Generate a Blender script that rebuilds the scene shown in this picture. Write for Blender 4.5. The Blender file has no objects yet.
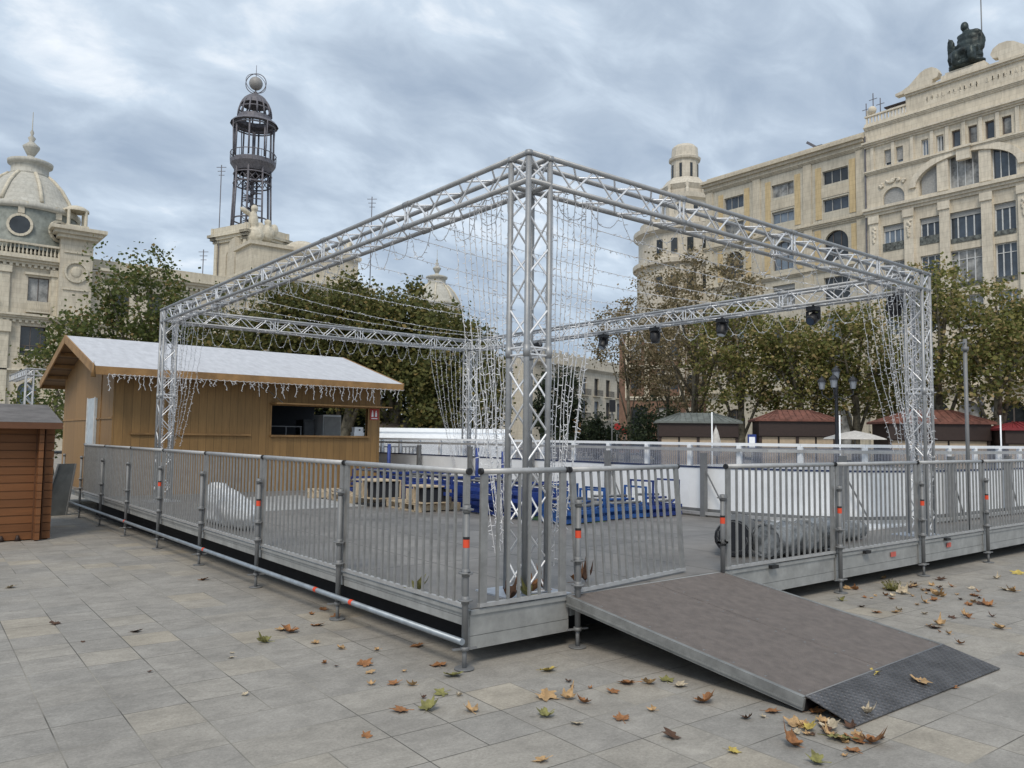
import bpy, math, random
from mathutils import Vector, Matrix, noise
random.seed(7)
S = bpy.context.scene
COL = S.collection
PI = math.pi
R = math.radians
Z = Vector((0, 0, 1))

# ------------------------------------------------------------------ camera
yaw, pitch, roll, FPX, EYE = 0.672, 0.0686, 0.0125, 789.7, 1.7
fw = Vector((math.sin(yaw)*math.cos(pitch), math.cos(yaw)*math.cos(pitch), math.sin(pitch)))
rt = Vector((math.cos(yaw), -math.sin(yaw), 0)); up = rt.cross(fw)
r2 = rt*math.cos(roll) + up*math.sin(roll); u2 = -rt*math.sin(roll) + up*math.cos(roll)
cam_d = bpy.data.cameras.new('camera'); cam = bpy.data.objects.new('camera', cam_d); COL.objects.link(cam)
m = Matrix((r2, u2, -fw)).transposed().to_4x4(); m.translation = (0, 0, EYE)
cam.matrix_world = m
cam_d.sensor_width = 36; cam_d.lens = FPX/1024*36; cam_d.clip_end = 3000; cam_d.clip_start = .05
S.camera = cam

def spot(px, depth):
    "ground position seen in the direction of column px, at a real distance"
    d = r2*((px-512)/FPX) + fw + u2*((384-440)/FPX)
    return Vector((d.x*depth, d.y*depth, 0))

# ------------------------------------------------------------------ materials
MATS = {}
def mat(name, col, rough=.6, metal=0., var=.12, scale=6., bump=0., bscale=40., col2=None, alpha=None, trans=0., spec=None, stretch=None):
    if name in MATS: return MATS[name]
    M = bpy.data.materials.new(name); M.use_nodes = True; n = M.node_tree.nodes; l = M.node_tree.links
    b = n['Principled BSDF']; b.inputs['Roughness'].default_value = rough; b.inputs['Metallic'].default_value = metal
    if trans: b.inputs['Transmission Weight'].default_value = trans
    if alpha is not None: b.inputs['Alpha'].default_value = alpha
    if spec is not None: b.inputs['Specular IOR Level'].default_value = spec
    tc = n.new('ShaderNodeTexCoord'); mp = n.new('ShaderNodeMapping')
    if stretch: mp.inputs['Scale'].default_value = stretch
    l.new(tc.outputs['Object'], mp.inputs['Vector'])
    nz = n.new('ShaderNodeTexNoise'); nz.inputs['Scale'].default_value = scale; nz.inputs['Detail'].default_value = 6; nz.inputs['Roughness'].default_value = .65
    l.new(mp.outputs[0], nz.inputs['Vector'])
    cr = n.new('ShaderNodeValToRGB')
    c2 = col2 or tuple(c*(1-var*1.6) for c in col); c1 = tuple(min(1, c*(1+var)) for c in col)
    cr.color_ramp.elements[0].position = .32; cr.color_ramp.elements[1].position = .68
    cr.color_ramp.elements[0].color = (*c2, 1); cr.color_ramp.elements[1].color = (*c1, 1)
    l.new(nz.outputs['Fac'], cr.inputs['Fac']); l.new(cr.outputs['Color'], b.inputs['Base Color'])
    if bump:
        nb = n.new('ShaderNodeTexNoise'); nb.inputs['Scale'].default_value = bscale; nb.inputs['Detail'].default_value = 5
        l.new(mp.outputs[0], nb.inputs['Vector'])
        bp = n.new('ShaderNodeBump'); bp.inputs['Strength'].default_value = bump; bp.inputs['Distance'].default_value = .02
        l.new(nb.outputs['Fac'], bp.inputs['Height']); l.new(bp.outputs['Normal'], b.inputs['Normal'])
    MATS[name] = M
    return M

ALU = mat('aluminium', (.33, .34, .35), .5, .4, .1, 9, .03)
ALUB = mat('highlight_aluminium', (.78, .79, .81), .35, .35, .06, 9)  # brace colour lightened to carry the bright highlights on the truss
ALUD = mat('weathered_aluminium', (.38, .385, .375), .6, .35, .14, 5, .06)
BARM = mat('dull_bar_steel', (.29, .292, .288), .55, .35, .12, 10, .03)
GALV = mat('galvanised_steel', (.215, .22, .225), .6, .3, .06, 9, .05)
RAILM = mat('railing_steel', (.47, .472, .47), .5, .4, .1, 10, .03)  # lighter than the bars: light on the rail tops is put into the colour
BLACKP = mat('black_plastic', (.015, .015, .017), .5)
ORANGE = mat('orange_sticker', (.75, .08, .03), .6)
WIRE = mat('light_string_wire', (.62, .63, .65), .5, 0, .1)
BULB = mat('bulb_plastic', (.8, .81, .84), .25, 0, .05)
BLUE = mat('blue_paint', (.018, .045, .22), .5, .1, .35, 8)
BLUE2 = mat('bright_blue_paint', (.02, .09, .30), .5, .1, .35, 8)
WOODP = mat('pale_pallet_wood', (.55, .44, .30), .8, 0, .25, 10, .2, stretch=(1, 6, 1))
WHITEP = mat('white_panel', (.88, .90, .92), .45, 0, .04, 3)
ICE = mat('ice', (.88, .91, .94), .25, 0, .04, .6)
GREYP = mat('grey_glass_tint', (.33, .35, .42), .15, 0, .1, 2, alpha=.34)
CLOTH = mat('plastic_wrap', (.70, .71, .72), .3, 0, .15, 12, .5, 14)
CLEARW = mat('clear_plastic_wrap', (.26, .275, .285), .18, 0, .5, 7, .9, 10)
CARPET = mat('grey_carpet', (.13, .135, .14), .95, 0, .2, 30, .3)
GREENM = mat('green_mat', (.07, .16, .07), .9, 0, .3, 12)
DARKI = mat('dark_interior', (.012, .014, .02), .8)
GLASS = mat('window_glass', (.05, .065, .085), .08, 0, .4, .6, spec=.8)
GLASSB = mat('dark_window_glass', (.03, .035, .04), .12, 0, .4, .6, spec=.6)
WFRAME = mat('white_window_frame', (.62, .63, .63), .5)
DFRAME = mat('dark_window_frame', (.12, .10, .09), .5)
IRON = mat('dark_iron', (.16, .155, .175), .6, .25, .2, 3)
LAMPB = mat('lamp_iron', (.03, .032, .038), .45, .5)
SHUT = mat('grey_shutter', (.36, .36, .35), .6)
BRONZE = mat('bronze_patina', (.045, .06, .06), .5, .5, .5, 1.2, .3, 3)
SLATE = mat('grey_green_slate', (.24, .26, .235), .6, 0, .2, 2, .3, 5)
TERRA = mat('terracotta_roof', (.18, .075, .055), .8, 0, .3, 3, .4, 12)
GREENR = mat('green_copper_roof', (.15, .165, .155), .6, 0, .2, 2, .2, 10)
KIOSKB = mat('kiosk_dark_brown', (.035, .02, .016), .6)
KIOSKP = mat('kiosk_pale_shutter', (.48, .38, .27), .7, 0, .08)
BARK = mat('plane_tree_bark', (.17, .15, .11), .9, 0, .5, 3, .5, 8)
AWNING = mat('red_awning', (.22, .025, .03), .7)
CANVAS = mat('pale_canvas', (.55, .53, .50), .8)
BRICK2 = mat('reddish_brick', (.20, .12, .085), .85, 0, .2, 1.5, .2, 10)
RUBBLE = mat('roofing_felt', (.14, .13, .125), .9, 0, .2, 4, .3, 60)
REDSIGN = mat('red_sign', (.42, .04, .035), .5)

def stone(name, col, var=.07, streak=True):
    "ashlar: weathering streaks plus fine courses cut in the bump"
    if name in MATS: return MATS[name]
    M = mat(name, col, .85, 0, var, .45)
    n = M.node_tree.nodes; l = M.node_tree.links; b = n['Principled BSDF']
    tc = n.new('ShaderNodeTexCoord'); sp = n.new('ShaderNodeSeparateXYZ'); l.new(tc.outputs['Object'], sp.inputs[0])
    w = n.new('ShaderNodeMath'); w.operation = 'MULTIPLY'; w.inputs[1].default_value = 2.2; l.new(sp.outputs['Z'], w.inputs[0])
    fr = n.new('ShaderNodeMath'); fr.operation = 'FRACT'; l.new(w.outputs[0], fr.inputs[0])
    gt = n.new('ShaderNodeMath'); gt.operation = 'GREATER_THAN'; gt.inputs[1].default_value = .1; l.new(fr.outputs[0], gt.inputs[0])
    nz = n.new('ShaderNodeTexNoise'); nz.inputs['Scale'].default_value = 3; nz.inputs['Detail'].default_value = 8
    mp = n.new('ShaderNodeMapping'); mp.inputs['Scale'].default_value = (1.6, 1.6, .35); l.new(tc.outputs['Object'], mp.inputs[0]); l.new(mp.outputs[0], nz.inputs['Vector'])
    src = [x for x in n if x.type == 'VALTORGB'][0]
    mx = n.new('ShaderNodeMix'); mx.data_type = 'RGBA'; mx.blend_type = 'MULTIPLY'
    rp = n.new('ShaderNodeMapRange'); rp.inputs[1].default_value = .35; rp.inputs[2].default_value = .62; rp.inputs[3].default_value = .86; rp.inputs[4].default_value = 1.04
    l.new(nz.outputs['Fac'], rp.inputs[0])
    mx.inputs['Factor'].default_value = 1; l.new(src.outputs['Color'], mx.inputs['A']); l.new(rp.outputs[0], mx.inputs['B'])
    ad = n.new('ShaderNodeMath'); ad.operation = 'ADD'; l.new(sp.outputs['X'], ad.inputs[0]); l.new(sp.outputs['Y'], ad.inputs[1])
    cbn = n.new('ShaderNodeCombineXYZ'); l.new(ad.outputs[0], cbn.inputs[0]); l.new(sp.outputs['Z'], cbn.inputs[1])
    bk = n.new('ShaderNodeTexBrick'); bk.inputs['Scale'].default_value = 1; bk.inputs['Brick Width'].default_value = 1.15; bk.inputs['Row Height'].default_value = .46; bk.inputs['Mortar Size'].default_value = .022
    bk.inputs['Color1'].default_value = (1, 1, 1, 1); bk.inputs['Color2'].default_value = (.94, .93, .92, 1); bk.inputs['Mortar'].default_value = (.84, .83, .81, 1); l.new(cbn.outputs[0], bk.inputs['Vector'])
    ns = n.new('ShaderNodeTexNoise'); ns.inputs['Scale'].default_value = 1.1; ns.inputs['Detail'].default_value = 9; ns.inputs['Roughness'].default_value = .75; mp2 = n.new('ShaderNodeMapping'); mp2.inputs['Scale'].default_value = (1, 1, .22); mp2.inputs['Location'].default_value = (7, 3, 0)
    l.new(tc.outputs['Object'], mp2.inputs[0]); l.new(mp2.outputs[0], ns.inputs['Vector'])
    sr = n.new('ShaderNodeMapRange'); sr.inputs[1].default_value = .56; sr.inputs[2].default_value = .72; sr.inputs[3].default_value = 1.0; sr.inputs[4].default_value = .80; l.new(ns.outputs['Fac'], sr.inputs[0])
    my = n.new('ShaderNodeMix'); my.data_type = 'RGBA'; my.blend_type = 'MULTIPLY'; my.inputs['Factor'].default_value = 1; l.new(mx.outputs['Result'], my.inputs['A']); l.new(bk.outputs['Color'], my.inputs['B'])
    mz = n.new('ShaderNodeMix'); mz.data_type = 'RGBA'; mz.blend_type = 'MULTIPLY'; mz.inputs['Factor'].default_value = 1; l.new(my.outputs['Result'], mz.inputs['A']); l.new(sr.outputs[0], mz.inputs['B'])
    l.new(mz.outputs['Result'], b.inputs['Base Color'])
    bp = n.new('ShaderNodeBump'); bp.inputs['Strength'].default_value = .15; bp.inputs['Distance'].default_value = .03
    l.new(gt.outputs[0], bp.inputs['Height']); l.new(bp.outputs['Normal'], b.inputs['Normal'])
    return M
CREAM = stone('cream_stone', (.67, .605, .49))
CREAMT = stone('cream_stone_trim', (.71, .645, .53))
GREYST = stone('grey_stone', (.56, .52, .43))
GREYTR = stone('grey_stone_trim', (.60, .54, .43))
OCHRE = stone('ochre_render', (.60, .47, .27), .05)
POST = stone('pale_limestone', (.60, .55, .45))
POSTT = stone('pale_limestone_trim', (.65, .60, .49))
HALLST = stone('ivory_stone', (.63, .58, .49))
DOMEST = stone('dome_stone', (.50, .49, .44))
PALE = stone('pale_render', (.56, .52, .44))

def planks(name, col, axis, pitch, groove=.06, dark=.45, rough=.7, bands=None):
    "boards with thin grooves between them and a grain along them"
    M = mat(name, col, rough, 0, .10, 2.5, stretch=(.6, .6, 8) if axis == 'Z' else (8, 8, .7))
    n = M.node_tree.nodes; l = M.node_tree.links; b = n['Principled BSDF']
    tc = n.new('ShaderNodeTexCoord'); sp = n.new('ShaderNodeSeparateXYZ'); l.new(tc.outputs['Object'], sp.inputs[0])
    w = n.new('ShaderNodeMath'); w.operation = 'DIVIDE'; w.inputs[1].default_value = pitch
    if axis == 'XY':
        ad = n.new('ShaderNodeMath'); ad.operation = 'ADD'; l.new(sp.outputs['X'], ad.inputs[0]); l.new(sp.outputs['Y'], ad.inputs[1]); l.new(ad.outputs[0], w.inputs[0])
    else: l.new(sp.outputs[axis], w.inputs[0])
    fr = n.new('ShaderNodeMath'); fr.operation = 'FRACT'; l.new(w.outputs[0], fr.inputs[0])
    gt = n.new('ShaderNodeMath'); gt.operation = 'GREATER_THAN'; gt.inputs[1].default_value = groove; l.new(fr.outputs[0], gt.inputs[0])
    fl = n.new('ShaderNodeMath'); fl.operation = 'FLOOR'; l.new(w.outputs[0], fl.inputs[0])
    wn = n.new('ShaderNodeTexWhiteNoise'); wn.noise_dimensions = '1D'; l.new(fl.outputs[0], wn.inputs['W'])
    mr = n.new('ShaderNodeMapRange'); mr.inputs[3].default_value = .88; mr.inputs[4].default_value = 1.1; l.new(wn.outputs['Value'], mr.inputs[0])
    src = [x for x in n if x.type == 'VALTORGB'][0]
    m1 = n.new('ShaderNodeMix'); m1.data_type = 'RGBA'; m1.blend_type = 'MULTIPLY'; m1.inputs['Factor'].default_value = 1
    l.new(src.outputs['Color'], m1.inputs['A']); l.new(mr.outputs[0], m1.inputs['B'])
    m2 = n.new('ShaderNodeMix'); m2.data_type = 'RGBA'; m2.inputs['A'].default_value = (*[c*dark for c in col], 1)
    l.new(gt.outputs[0], m2.inputs['Factor']); l.new(m1.outputs['Result'], m2.inputs['B']); l.new(m2.outputs['Result'], b.inputs['Base Color'])
    bp = n.new('ShaderNodeBump'); bp.inputs['Strength'].default_value = .5; bp.inputs['Distance'].default_value = .01
    l.new(gt.outputs[0], bp.inputs['Height']); l.new(bp.outputs['Normal'], b.inputs['Normal'])
    return M
HUTW = planks('mustard_planks', (.30, .175, .065), 'X', .17, .05, .55)
HUTG = planks('brown_board_gable', (.30, .175, .07), 'Y', 1.25, .012)
HUTT = mat('hut_trim_wood', (.33, .19, .075), .7, 0, .2, 3)
HUTU = planks('roof_underside_boards', (.22, .14, .075), 'Z', .24, .06)
LOGW = planks('orange_log_wall', (.19, .075, .024), 'Z', .135, .07, .55)
ROOFW = mat('white_roof_sheet', (.54, .55, .58), .7, 0, .09, 3, .4, 9, stretch=(2.5, 1, 1))

def leaf_material(name, stops, rough=.6):
    M = bpy.data.materials.new(name); M.use_nodes = True; n = M.node_tree.nodes; l = M.node_tree.links
    b = n['Principled BSDF']; b.inputs['Roughness'].default_value = rough; b.inputs['Specular IOR Level'].default_value = .25
    g = n.new('ShaderNodeNewGeometry'); cr = n.new('ShaderNodeValToRGB'); e = cr.color_ramp.elements
    for i, (p, c) in enumerate(stops):
        if i < 2: e[i].position = p; e[i].color = (*c, 1)
        else: k = e.new(p); k.color = (*c, 1)
    l.new(g.outputs['Random Per Island'], cr.inputs['Fac'])
    l.new(cr.outputs['Color'], b.inputs['Base Color'])
    tr = n.new('ShaderNodeBsdfTranslucent'); l.new(cr.outputs['Color'], tr.inputs['Color'])
    ms = n.new('ShaderNodeMixShader'); ms.inputs[0].default_value = .42
    out = n['Material Output']; l.new(b.outputs[0], ms.inputs[1]); l.new(tr.outputs[0], ms.inputs[2]); l.new(ms.outputs[0], out.inputs['Surface'])
    return M
LEAFG = leaf_material('green_foliage', [(0, (.065, .09, .03)), (.5, (.12, .15, .045)), (.85, (.18, .19, .06)), (1, (.27, .18, .08))])
LEAFD = leaf_material('dark_green_foliage', [(0, (.06, .072, .024)), (.5, (.13, .138, .045)), (.85, (.21, .195, .065)), (1, (.29, .21, .08))])
LEAFP = leaf_material('autumn_plane_foliage', [(0, (.09, .11, .035)), (.45, (.19, .20, .06)), (.75, (.31, .28, .10)), (1, (.46, .34, .18))])
LEAFB = leaf_material('sparse_brown_foliage', [(0, (.11, .10, .05)), (.4, (.22, .18, .10)), (.75, (.34, .27, .16)), (1, (.48, .39, .26))])
LEAFC = leaf_material('very_dark_foliage', [(0, (.018, .03, .018)), (.6, (.035, .05, .028)), (1, (.06, .08, .035))])

# ------------------------------------------------------------------ mesh helper
class MB:
    def __init__(s): s.v = []; s.f = []; s.mi = []; s.sm = []
    def add(s, vs, fs, mi=0, sm=False):
        o = len(s.v); s.v += [Vector(p) for p in vs]; s.f += [tuple(i+o for i in f) for f in fs]; s.mi += [mi]*len(fs); s.sm += [sm]*len(fs)
        return s
    def hexa(s, p, mi=0):
        return s.add(p, [(0,3,2,1),(4,5,6,7),(0,1,5,4),(1,2,6,5),(2,3,7,6),(3,0,4,7)], mi)
    def box(s, x0, x1, y0, y1, z0, z1, mi=0):
        return s.hexa([(x0,y0,z0),(x1,y0,z0),(x1,y1,z0),(x0,y1,z0),(x0,y0,z1),(x1,y0,z1),(x1,y1,z1),(x0,y1,z1)], mi)
    def beam(s, a, b, w, h, mi=0, upv=Z):
        a = Vector(a); b = Vector(b); d = (b-a).normalized(); sd = d.cross(upv)
        if sd.length < 1e-4: sd = d.cross(Vector((1,0,0)))
        sd.normalize(); u = sd.cross(d); sd *= w/2; u *= h/2
        return s.hexa([a-sd-u, a+sd-u, b+sd-u, b-sd-u, a-sd+u, a+sd+u, b+sd+u, b-sd+u], mi)
    def tube(s, pts, r, n=8, mi=0, cap=True, sm=True):
        pts = [Vector(p) for p in pts]; rs = r if isinstance(r, (list, tuple)) else [r]*len(pts)
        vs = []; fs = []; ref = None
        for i, p in enumerate(pts):
            d = (pts[min(i+1, len(pts)-1)]-pts[max(i-1, 0)]).normalized()
            if ref is None:
                ref = d.cross(Z)
                if ref.length < 1e-3: ref = Vector((1, 0, 0))
            ref = (ref - d*ref.dot(d)).normalized(); q = d.cross(ref)
            for k in range(n):
                a = 2*PI*k/n; vs.append(p + (ref*math.cos(a)+q*math.sin(a))*rs[i])
        for i in range(len(pts)-1):
            for k in range(n):
                a = i*n+k; b = i*n+(k+1) % n; fs.append((a, b, b+n, a+n))
        s.add(vs, fs, mi, sm)
        if cap:
            o = len(s.v)-len(vs); e = o+(len(pts)-1)*n
            s.f.append(tuple(o+k for k in range(n-1, -1, -1))); s.mi.append(mi); s.sm.append(False)
            s.f.append(tuple(e+k for k in range(n))); s.mi.append(mi); s.sm.append(False)
        return s
    def lathe(s, c, prof, n=24, mi=0, sm=True, a0=0, a1=2*PI):
        c = Vector(c); full = abs(a1-a0-2*PI) < 1e-6; m_ = n if full else n+1; vs = []; fs = []
        for r, z in prof:
            for k in range(m_):
                a = a0+(a1-a0)*k/n; vs.append(c+Vector((r*math.cos(a), r*math.sin(a), z)))
        for i in range(len(prof)-1):
            for k in range(n):
                k2 = (k+1) % m_; fs.append((i*m_+k, i*m_+k2, (i+1)*m_+k2, (i+1)*m_+k))
        return s.add(vs, fs, mi, sm)
    def ell(s, c, rx, ry, rz, n=10, mi=0, rot=None):
        c = Vector(c); vs = []; fs = []; h = n//2+1
        for i in range(h+1):
            t = PI*i/h
            for k in range(n):
                a = 2*PI*k/n; p = Vector((rx*math.sin(t)*math.cos(a), ry*math.sin(t)*math.sin(a), rz*math.cos(t)))
                if rot is not None: p = rot @ p
                vs.append(c+p)
        for i in range(h):
            for k in range(n): fs.append((i*n+k, (i+1)*n+k, (i+1)*n+(k+1) % n, i*n+(k+1) % n))
        return s.add(vs, fs, mi, True)
    def prism(s, pts, d, mi=0):
        "closed outline extruded by vector d"
        d = Vector(d); n = len(pts); p = [Vector(q) for q in pts]
        return s.add(p+[q+d for q in p], [tuple(range(n-1, -1, -1)), tuple(range(n, 2*n))]+[(i, (i+1) % n, (i+1) % n+n, i+n) for i in range(n)], mi)
    def xf(s, M):
        s.v = [M @ v for v in s.v]; return s
    def build(s, name, mats, parent=None, world=True):
        if not isinstance(mats, (list, tuple)): mats = [mats]
        off = parent_loc(parent) if (parent is not None and world) else Vector((0, 0, 0))
        me = bpy.data.meshes.new(name); me.from_pydata([tuple(v-off) for v in s.v], [], s.f)
        for q in mats: me.materials.append(q)
        if len(s.f):
            me.polygons.foreach_set('material_index', s.mi); me.polygons.foreach_set('use_smooth', s.sm)
        me.update()
        o = bpy.data.objects.new(name, me); COL.objects.link(o)
        if parent is not None: o.parent = parent
        return o
def parent_loc(p):
    v = Vector((0, 0, 0))
    while p is not None: v += Vector(p.location); p = p.parent
    return v
def tag(o, label=None, cat=None, group=None, kind=None):
    if label: o['label'] = label
    if cat: o['category'] = cat
    if group: o['group'] = group
    if kind: o['kind'] = kind
    return o
def thing(name, label, cat, loc=(0, 0, 0), rz=0, group=None):
    o = bpy.data.objects.new(name, None); COL.objects.link(o); o.location = loc; o.rotation_euler = (0, 0, rz); o.empty_display_size = .2
    return tag(o, label, cat, group)
def struct(name, mb, m_): return tag(mb.build(name, m_), kind='structure')
def dup(o, loc=None, rz=None, label=None, group=None, parent=None):
    c = o.copy(); COL.objects.link(c); c.parent = parent
    if loc is not None: c.location = loc
    if rz is not None: c.rotation_euler = (0, 0, rz)
    if label: c['label'] = label
    if group: c['group'] = group
    for ch in list(o.children): dup(ch, parent=c)
    return c

def gz(x, y):  # the plaza falls very gently away from the camera
    return -min(.30, max(0, .010*(y-4.7)+.004*(x-3.5)))

# ------------------------------------------------------------------ sky and light
wd = bpy.data.worlds.new('World'); S.world = wd; wd.use_nodes = True
n = wd.node_tree.nodes; l = wd.node_tree.links; bg = n['Background']
sky = n.new('ShaderNodeTexSky'); sky.sky_type = 'NISHITA'; sky.sun_disc = False
SUN_EL, SUN_AZ = R(50), R(226)     # azimuth from +Y clockwise: behind-left of the camera
sky.sun_elevation = SUN_EL; sky.sun_rotation = SUN_AZ
tc = n.new('ShaderNodeTexCoord'); sp = n.new('ShaderNodeSeparateXYZ'); l.new(tc.outputs['Generated'], sp.inputs[0])
def M_(op, a, b=None, c=None):
    q = n.new('ShaderNodeMath'); q.operation = op
    for i, v in enumerate((a, b, c)):
        if v is None: continue
        if isinstance(v, (int, float)): q.inputs[i].default_value = v
        else: l.new(v, q.inputs[i])
    return q.outputs[0]
den = M_('ADD', M_('MAXIMUM', sp.outputs['Z'], 0), .32)
cu = M_('DIVIDE', sp.outputs['X'], den); cv = M_('DIVIDE', sp.outputs['Y'], den)
cb = n.new('ShaderNodeCombineXYZ'); l.new(cu, cb.inputs[0]); l.new(cv, cb.inputs[1])
mp = n.new('ShaderNodeMapping'); mp.inputs['Rotation'].default_value = (0, 0, R(35)); mp.inputs['Scale'].default_value = (1.0, 1.5, 1); mp.inputs['Location'].default_value = (.3, 1.9, 0); l.new(cb.outputs[0], mp.inputs[0])
n1 = n.new('ShaderNodeTexNoise'); n1.inputs['Scale'].default_value = 1.15; n1.inputs['Detail'].default_value = 7; n1.inputs['Roughness'].default_value = .52; n1.inputs['Distortion'].default_value = .25
n2 = n.new('ShaderNodeTexNoise'); n2.inputs['Scale'].default_value = 5.5; n2.inputs['Detail'].default_value = 7; n2.inputs['Roughness'].default_value = .55; n2.inputs['Distortion'].default_value = .4
l.new(mp.outputs[0], n1.inputs['Vector']); l.new(mp.outputs[0], n2.inputs['Vector'])
mixv = M_('ADD', M_('MULTIPLY', n1.outputs['Fac'], .6), M_('MULTIPLY', n2.outputs['Fac'], .4))
cr = n.new('ShaderNodeValToRGB'); e = cr.color_ramp.elements
e[0].position = .36; e[0].color = (.32, .395, .50, 1); e[1].position = .64; e[1].color = (.86, .90, .94, 1)
k = e.new(.47); k.color = (.43, .51, .61, 1); k = e.new(.55); k.color = (.56, .65, .75, 1)
l.new(mixv, cr.inputs['Fac'])
nm = n.new('ShaderNodeMix'); nm.data_type = 'RGBA'; nm.blend_type = 'MULTIPLY'; nm.inputs['Factor'].default_value = 1; nm.inputs['B'].default_value = (.09, .09, .09, 1)
l.new(sky.outputs[0], nm.inputs['A'])
fm = n.new('ShaderNodeMix'); fm.data_type = 'RGBA'; fm.inputs['Factor'].default_value = .88
l.new(nm.outputs['Result'], fm.inputs['A']); l.new(cr.outputs['Color'], fm.inputs['B'])
l.new(fm.outputs['Result'], bg.inputs['Color']); bg.inputs['Strength'].default_value = 1.0
sd = bpy.data.lights.new('sun', 'SUN'); sd.energy = 1.7; sd.angle = R(20); sd.color = (1, .91, .78)
so = bpy.data.objects.new('sun', sd); COL.objects.link(so)
dirv = Vector((math.sin(SUN_AZ)*math.cos(SUN_EL), math.cos(SUN_AZ)*math.cos(SUN_EL), math.sin(SUN_EL)))
so.rotation_euler = dirv.to_track_quat('Z', 'Y').to_euler(); so.location = (0, 0, 40)
S.view_settings.view_transform = 'Standard'; S.view_settings.look = 'None'; S.view_settings.exposure = .3; S.view_settings.gamma = 1
S.render.engine = 'CYCLES'

# ------------------------------------------------------------------ ground
def paving_material():
    M = bpy.data.materials.new('stone_paving'); M.use_nodes = True; n = M.node_tree.nodes; l = M.node_tree.links
    b = n['Principled BSDF']; b.inputs['Roughness'].default_value = .75; b.inputs['Specular IOR Level'].default_value = .3
    tc = n.new('ShaderNodeTexCoord'); mp = n.new('ShaderNodeMapping'); mp.inputs['Rotation'].default_value = (0, 0, R(1.5)); mp.inputs['Location'].default_value = (.06, .12, 0)
    l.new(tc.outputs['Object'], mp.inputs[0])
    def brick(w):
        k = n.new('ShaderNodeTexBrick'); k.offset = 0; k.squash = 1; k.inputs['Scale'].default_value = 1; k.inputs['Brick Width'].default_value = w; k.inputs['Row Height'].default_value = .42
        k.inputs['Mortar Size'].default_value = .0045; k.inputs['Mortar Smooth'].default_value = .4; l.new(mp.outputs[0], k.inputs['Vector'])
        k.inputs['Color1'].default_value = (0, 0, 0, 1); k.inputs['Color2'].default_value = (1, 1, 1, 1); k.inputs['Mortar'].default_value = (.5, .5, .5, 1); k.inputs['Bias'].default_value = 0
        return k
    b1 = brick(.385); b2 = brick(.77)
    sp = n.new('ShaderNodeSeparateXYZ'); l.new(mp.outputs[0], sp.inputs[0])
    def mth(op, a, v=None):
        q = n.new('ShaderNodeMath'); q.operation = op; l.new(a, q.inputs[0])
        if v is not None:
            if isinstance(v, float): q.inputs[1].default_value = v
            else: l.new(v, q.inputs[1])
        return q.outputs[0]
    cx_ = mth('FLOOR', mth('DIVIDE', sp.outputs['X'], .77)); cy_ = mth('FLOOR', mth('DIVIDE', sp.outputs['Y'], .42))
    cb = n.new('ShaderNodeCombineXYZ'); l.new(cx_, cb.inputs[0]); l.new(cy_, cb.inputs[1])
    wn = n.new('ShaderNodeTexWhiteNoise'); wn.noise_dimensions = '2D'; l.new(cb.outputs[0], wn.inputs['Vector'])
    sel = mth('GREATER_THAN', wn.outputs['Value'], .22)
    def mixc(f, a, b_, bt='MIX'):
        q = n.new('ShaderNodeMix'); q.data_type = 'RGBA'; q.blend_type = bt
        if isinstance(f, float): q.inputs['Factor'].default_value = f
        else: l.new(f, q.inputs['Factor'])
        for nm_, v in (('A', a), ('B', b_)):
            if isinstance(v, tuple): q.inputs[nm_].default_value = v
            else: l.new(v, q.inputs[nm_])
        return q.outputs['Result']
    tone = mixc(sel, b2.outputs['Color'], b1.outputs['Color'])
    mort = n.new('ShaderNodeMix'); l.new(sel, mort.inputs['Factor']); l.new(b2.outputs['Fac'], mort.inputs['A']); l.new(b1.outputs['Fac'], mort.inputs['B'])
    cr = n.new('ShaderNodeValToRGB'); e = cr.color_ramp.elements
    e[0].position = 0; e[0].color = (.272, .258, .234, 1); e[1].position = 1; e[1].color = (.345, .308, .25, 1)
    for p, c in ((.3, (.285, .268, .241)), (.6, (.297, .278, .248)), (.85, (.308, .286, .25))): k = e.new(p); k.color = (*c, 1)
    l.new(tone, cr.inputs['Fac'])
    nz = n.new('ShaderNodeTexNoise'); nz.inputs['Scale'].default_value = 1.3; nz.inputs['Detail'].default_value = 9; nz.inputs['Roughness'].default_value = .7; l.new(tc.outputs['Object'], nz.inputs['Vector'])
    mr = n.new('ShaderNodeMapRange'); mr.inputs[1].default_value = .3; mr.inputs[2].default_value = .7; mr.inputs[3].default_value = .86; mr.inputs[4].default_value = 1.24; l.new(nz.outputs['Fac'], mr.inputs[0])
    nf = n.new('ShaderNodeTexNoise'); nf.inputs['Scale'].default_value = 55; nf.inputs['Detail'].default_value = 5; nf.inputs['Roughness'].default_value = .8; l.new(tc.outputs['Object'], nf.inputs['Vector'])
    m3 = n.new('ShaderNodeMapRange'); m3.inputs[1].default_value = .3; m3.inputs[2].default_value = .7; m3.inputs[3].default_value = .78; m3.inputs[4].default_value = 1.18; l.new(nf.outputs['Fac'], m3.inputs[0])
    # dark chewing-gum and drip spots
    ng = n.new('ShaderNodeTexNoise'); ng.inputs['Scale'].default_value = 4.5; ng.inputs['Detail'].default_value = 10; ng.inputs['Roughness'].default_value = .8; ng.inputs['Distortion'].default_value = .6
    mg_ = n.new('ShaderNodeMapping'); mg_.inputs['Scale'].default_value = (.9, 1.3, 1); l.new(tc.outputs['Object'], mg_.inputs[0]); l.new(mg_.outputs[0], ng.inputs['Vector'])
    m4 = n.new('ShaderNodeMapRange'); m4.inputs[1].default_value = .38; m4.inputs[2].default_value = .62; m4.inputs[3].default_value = .84; m4.inputs[4].default_value = 1.12; l.new(ng.outputs['Fac'], m4.inputs[0])
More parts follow.
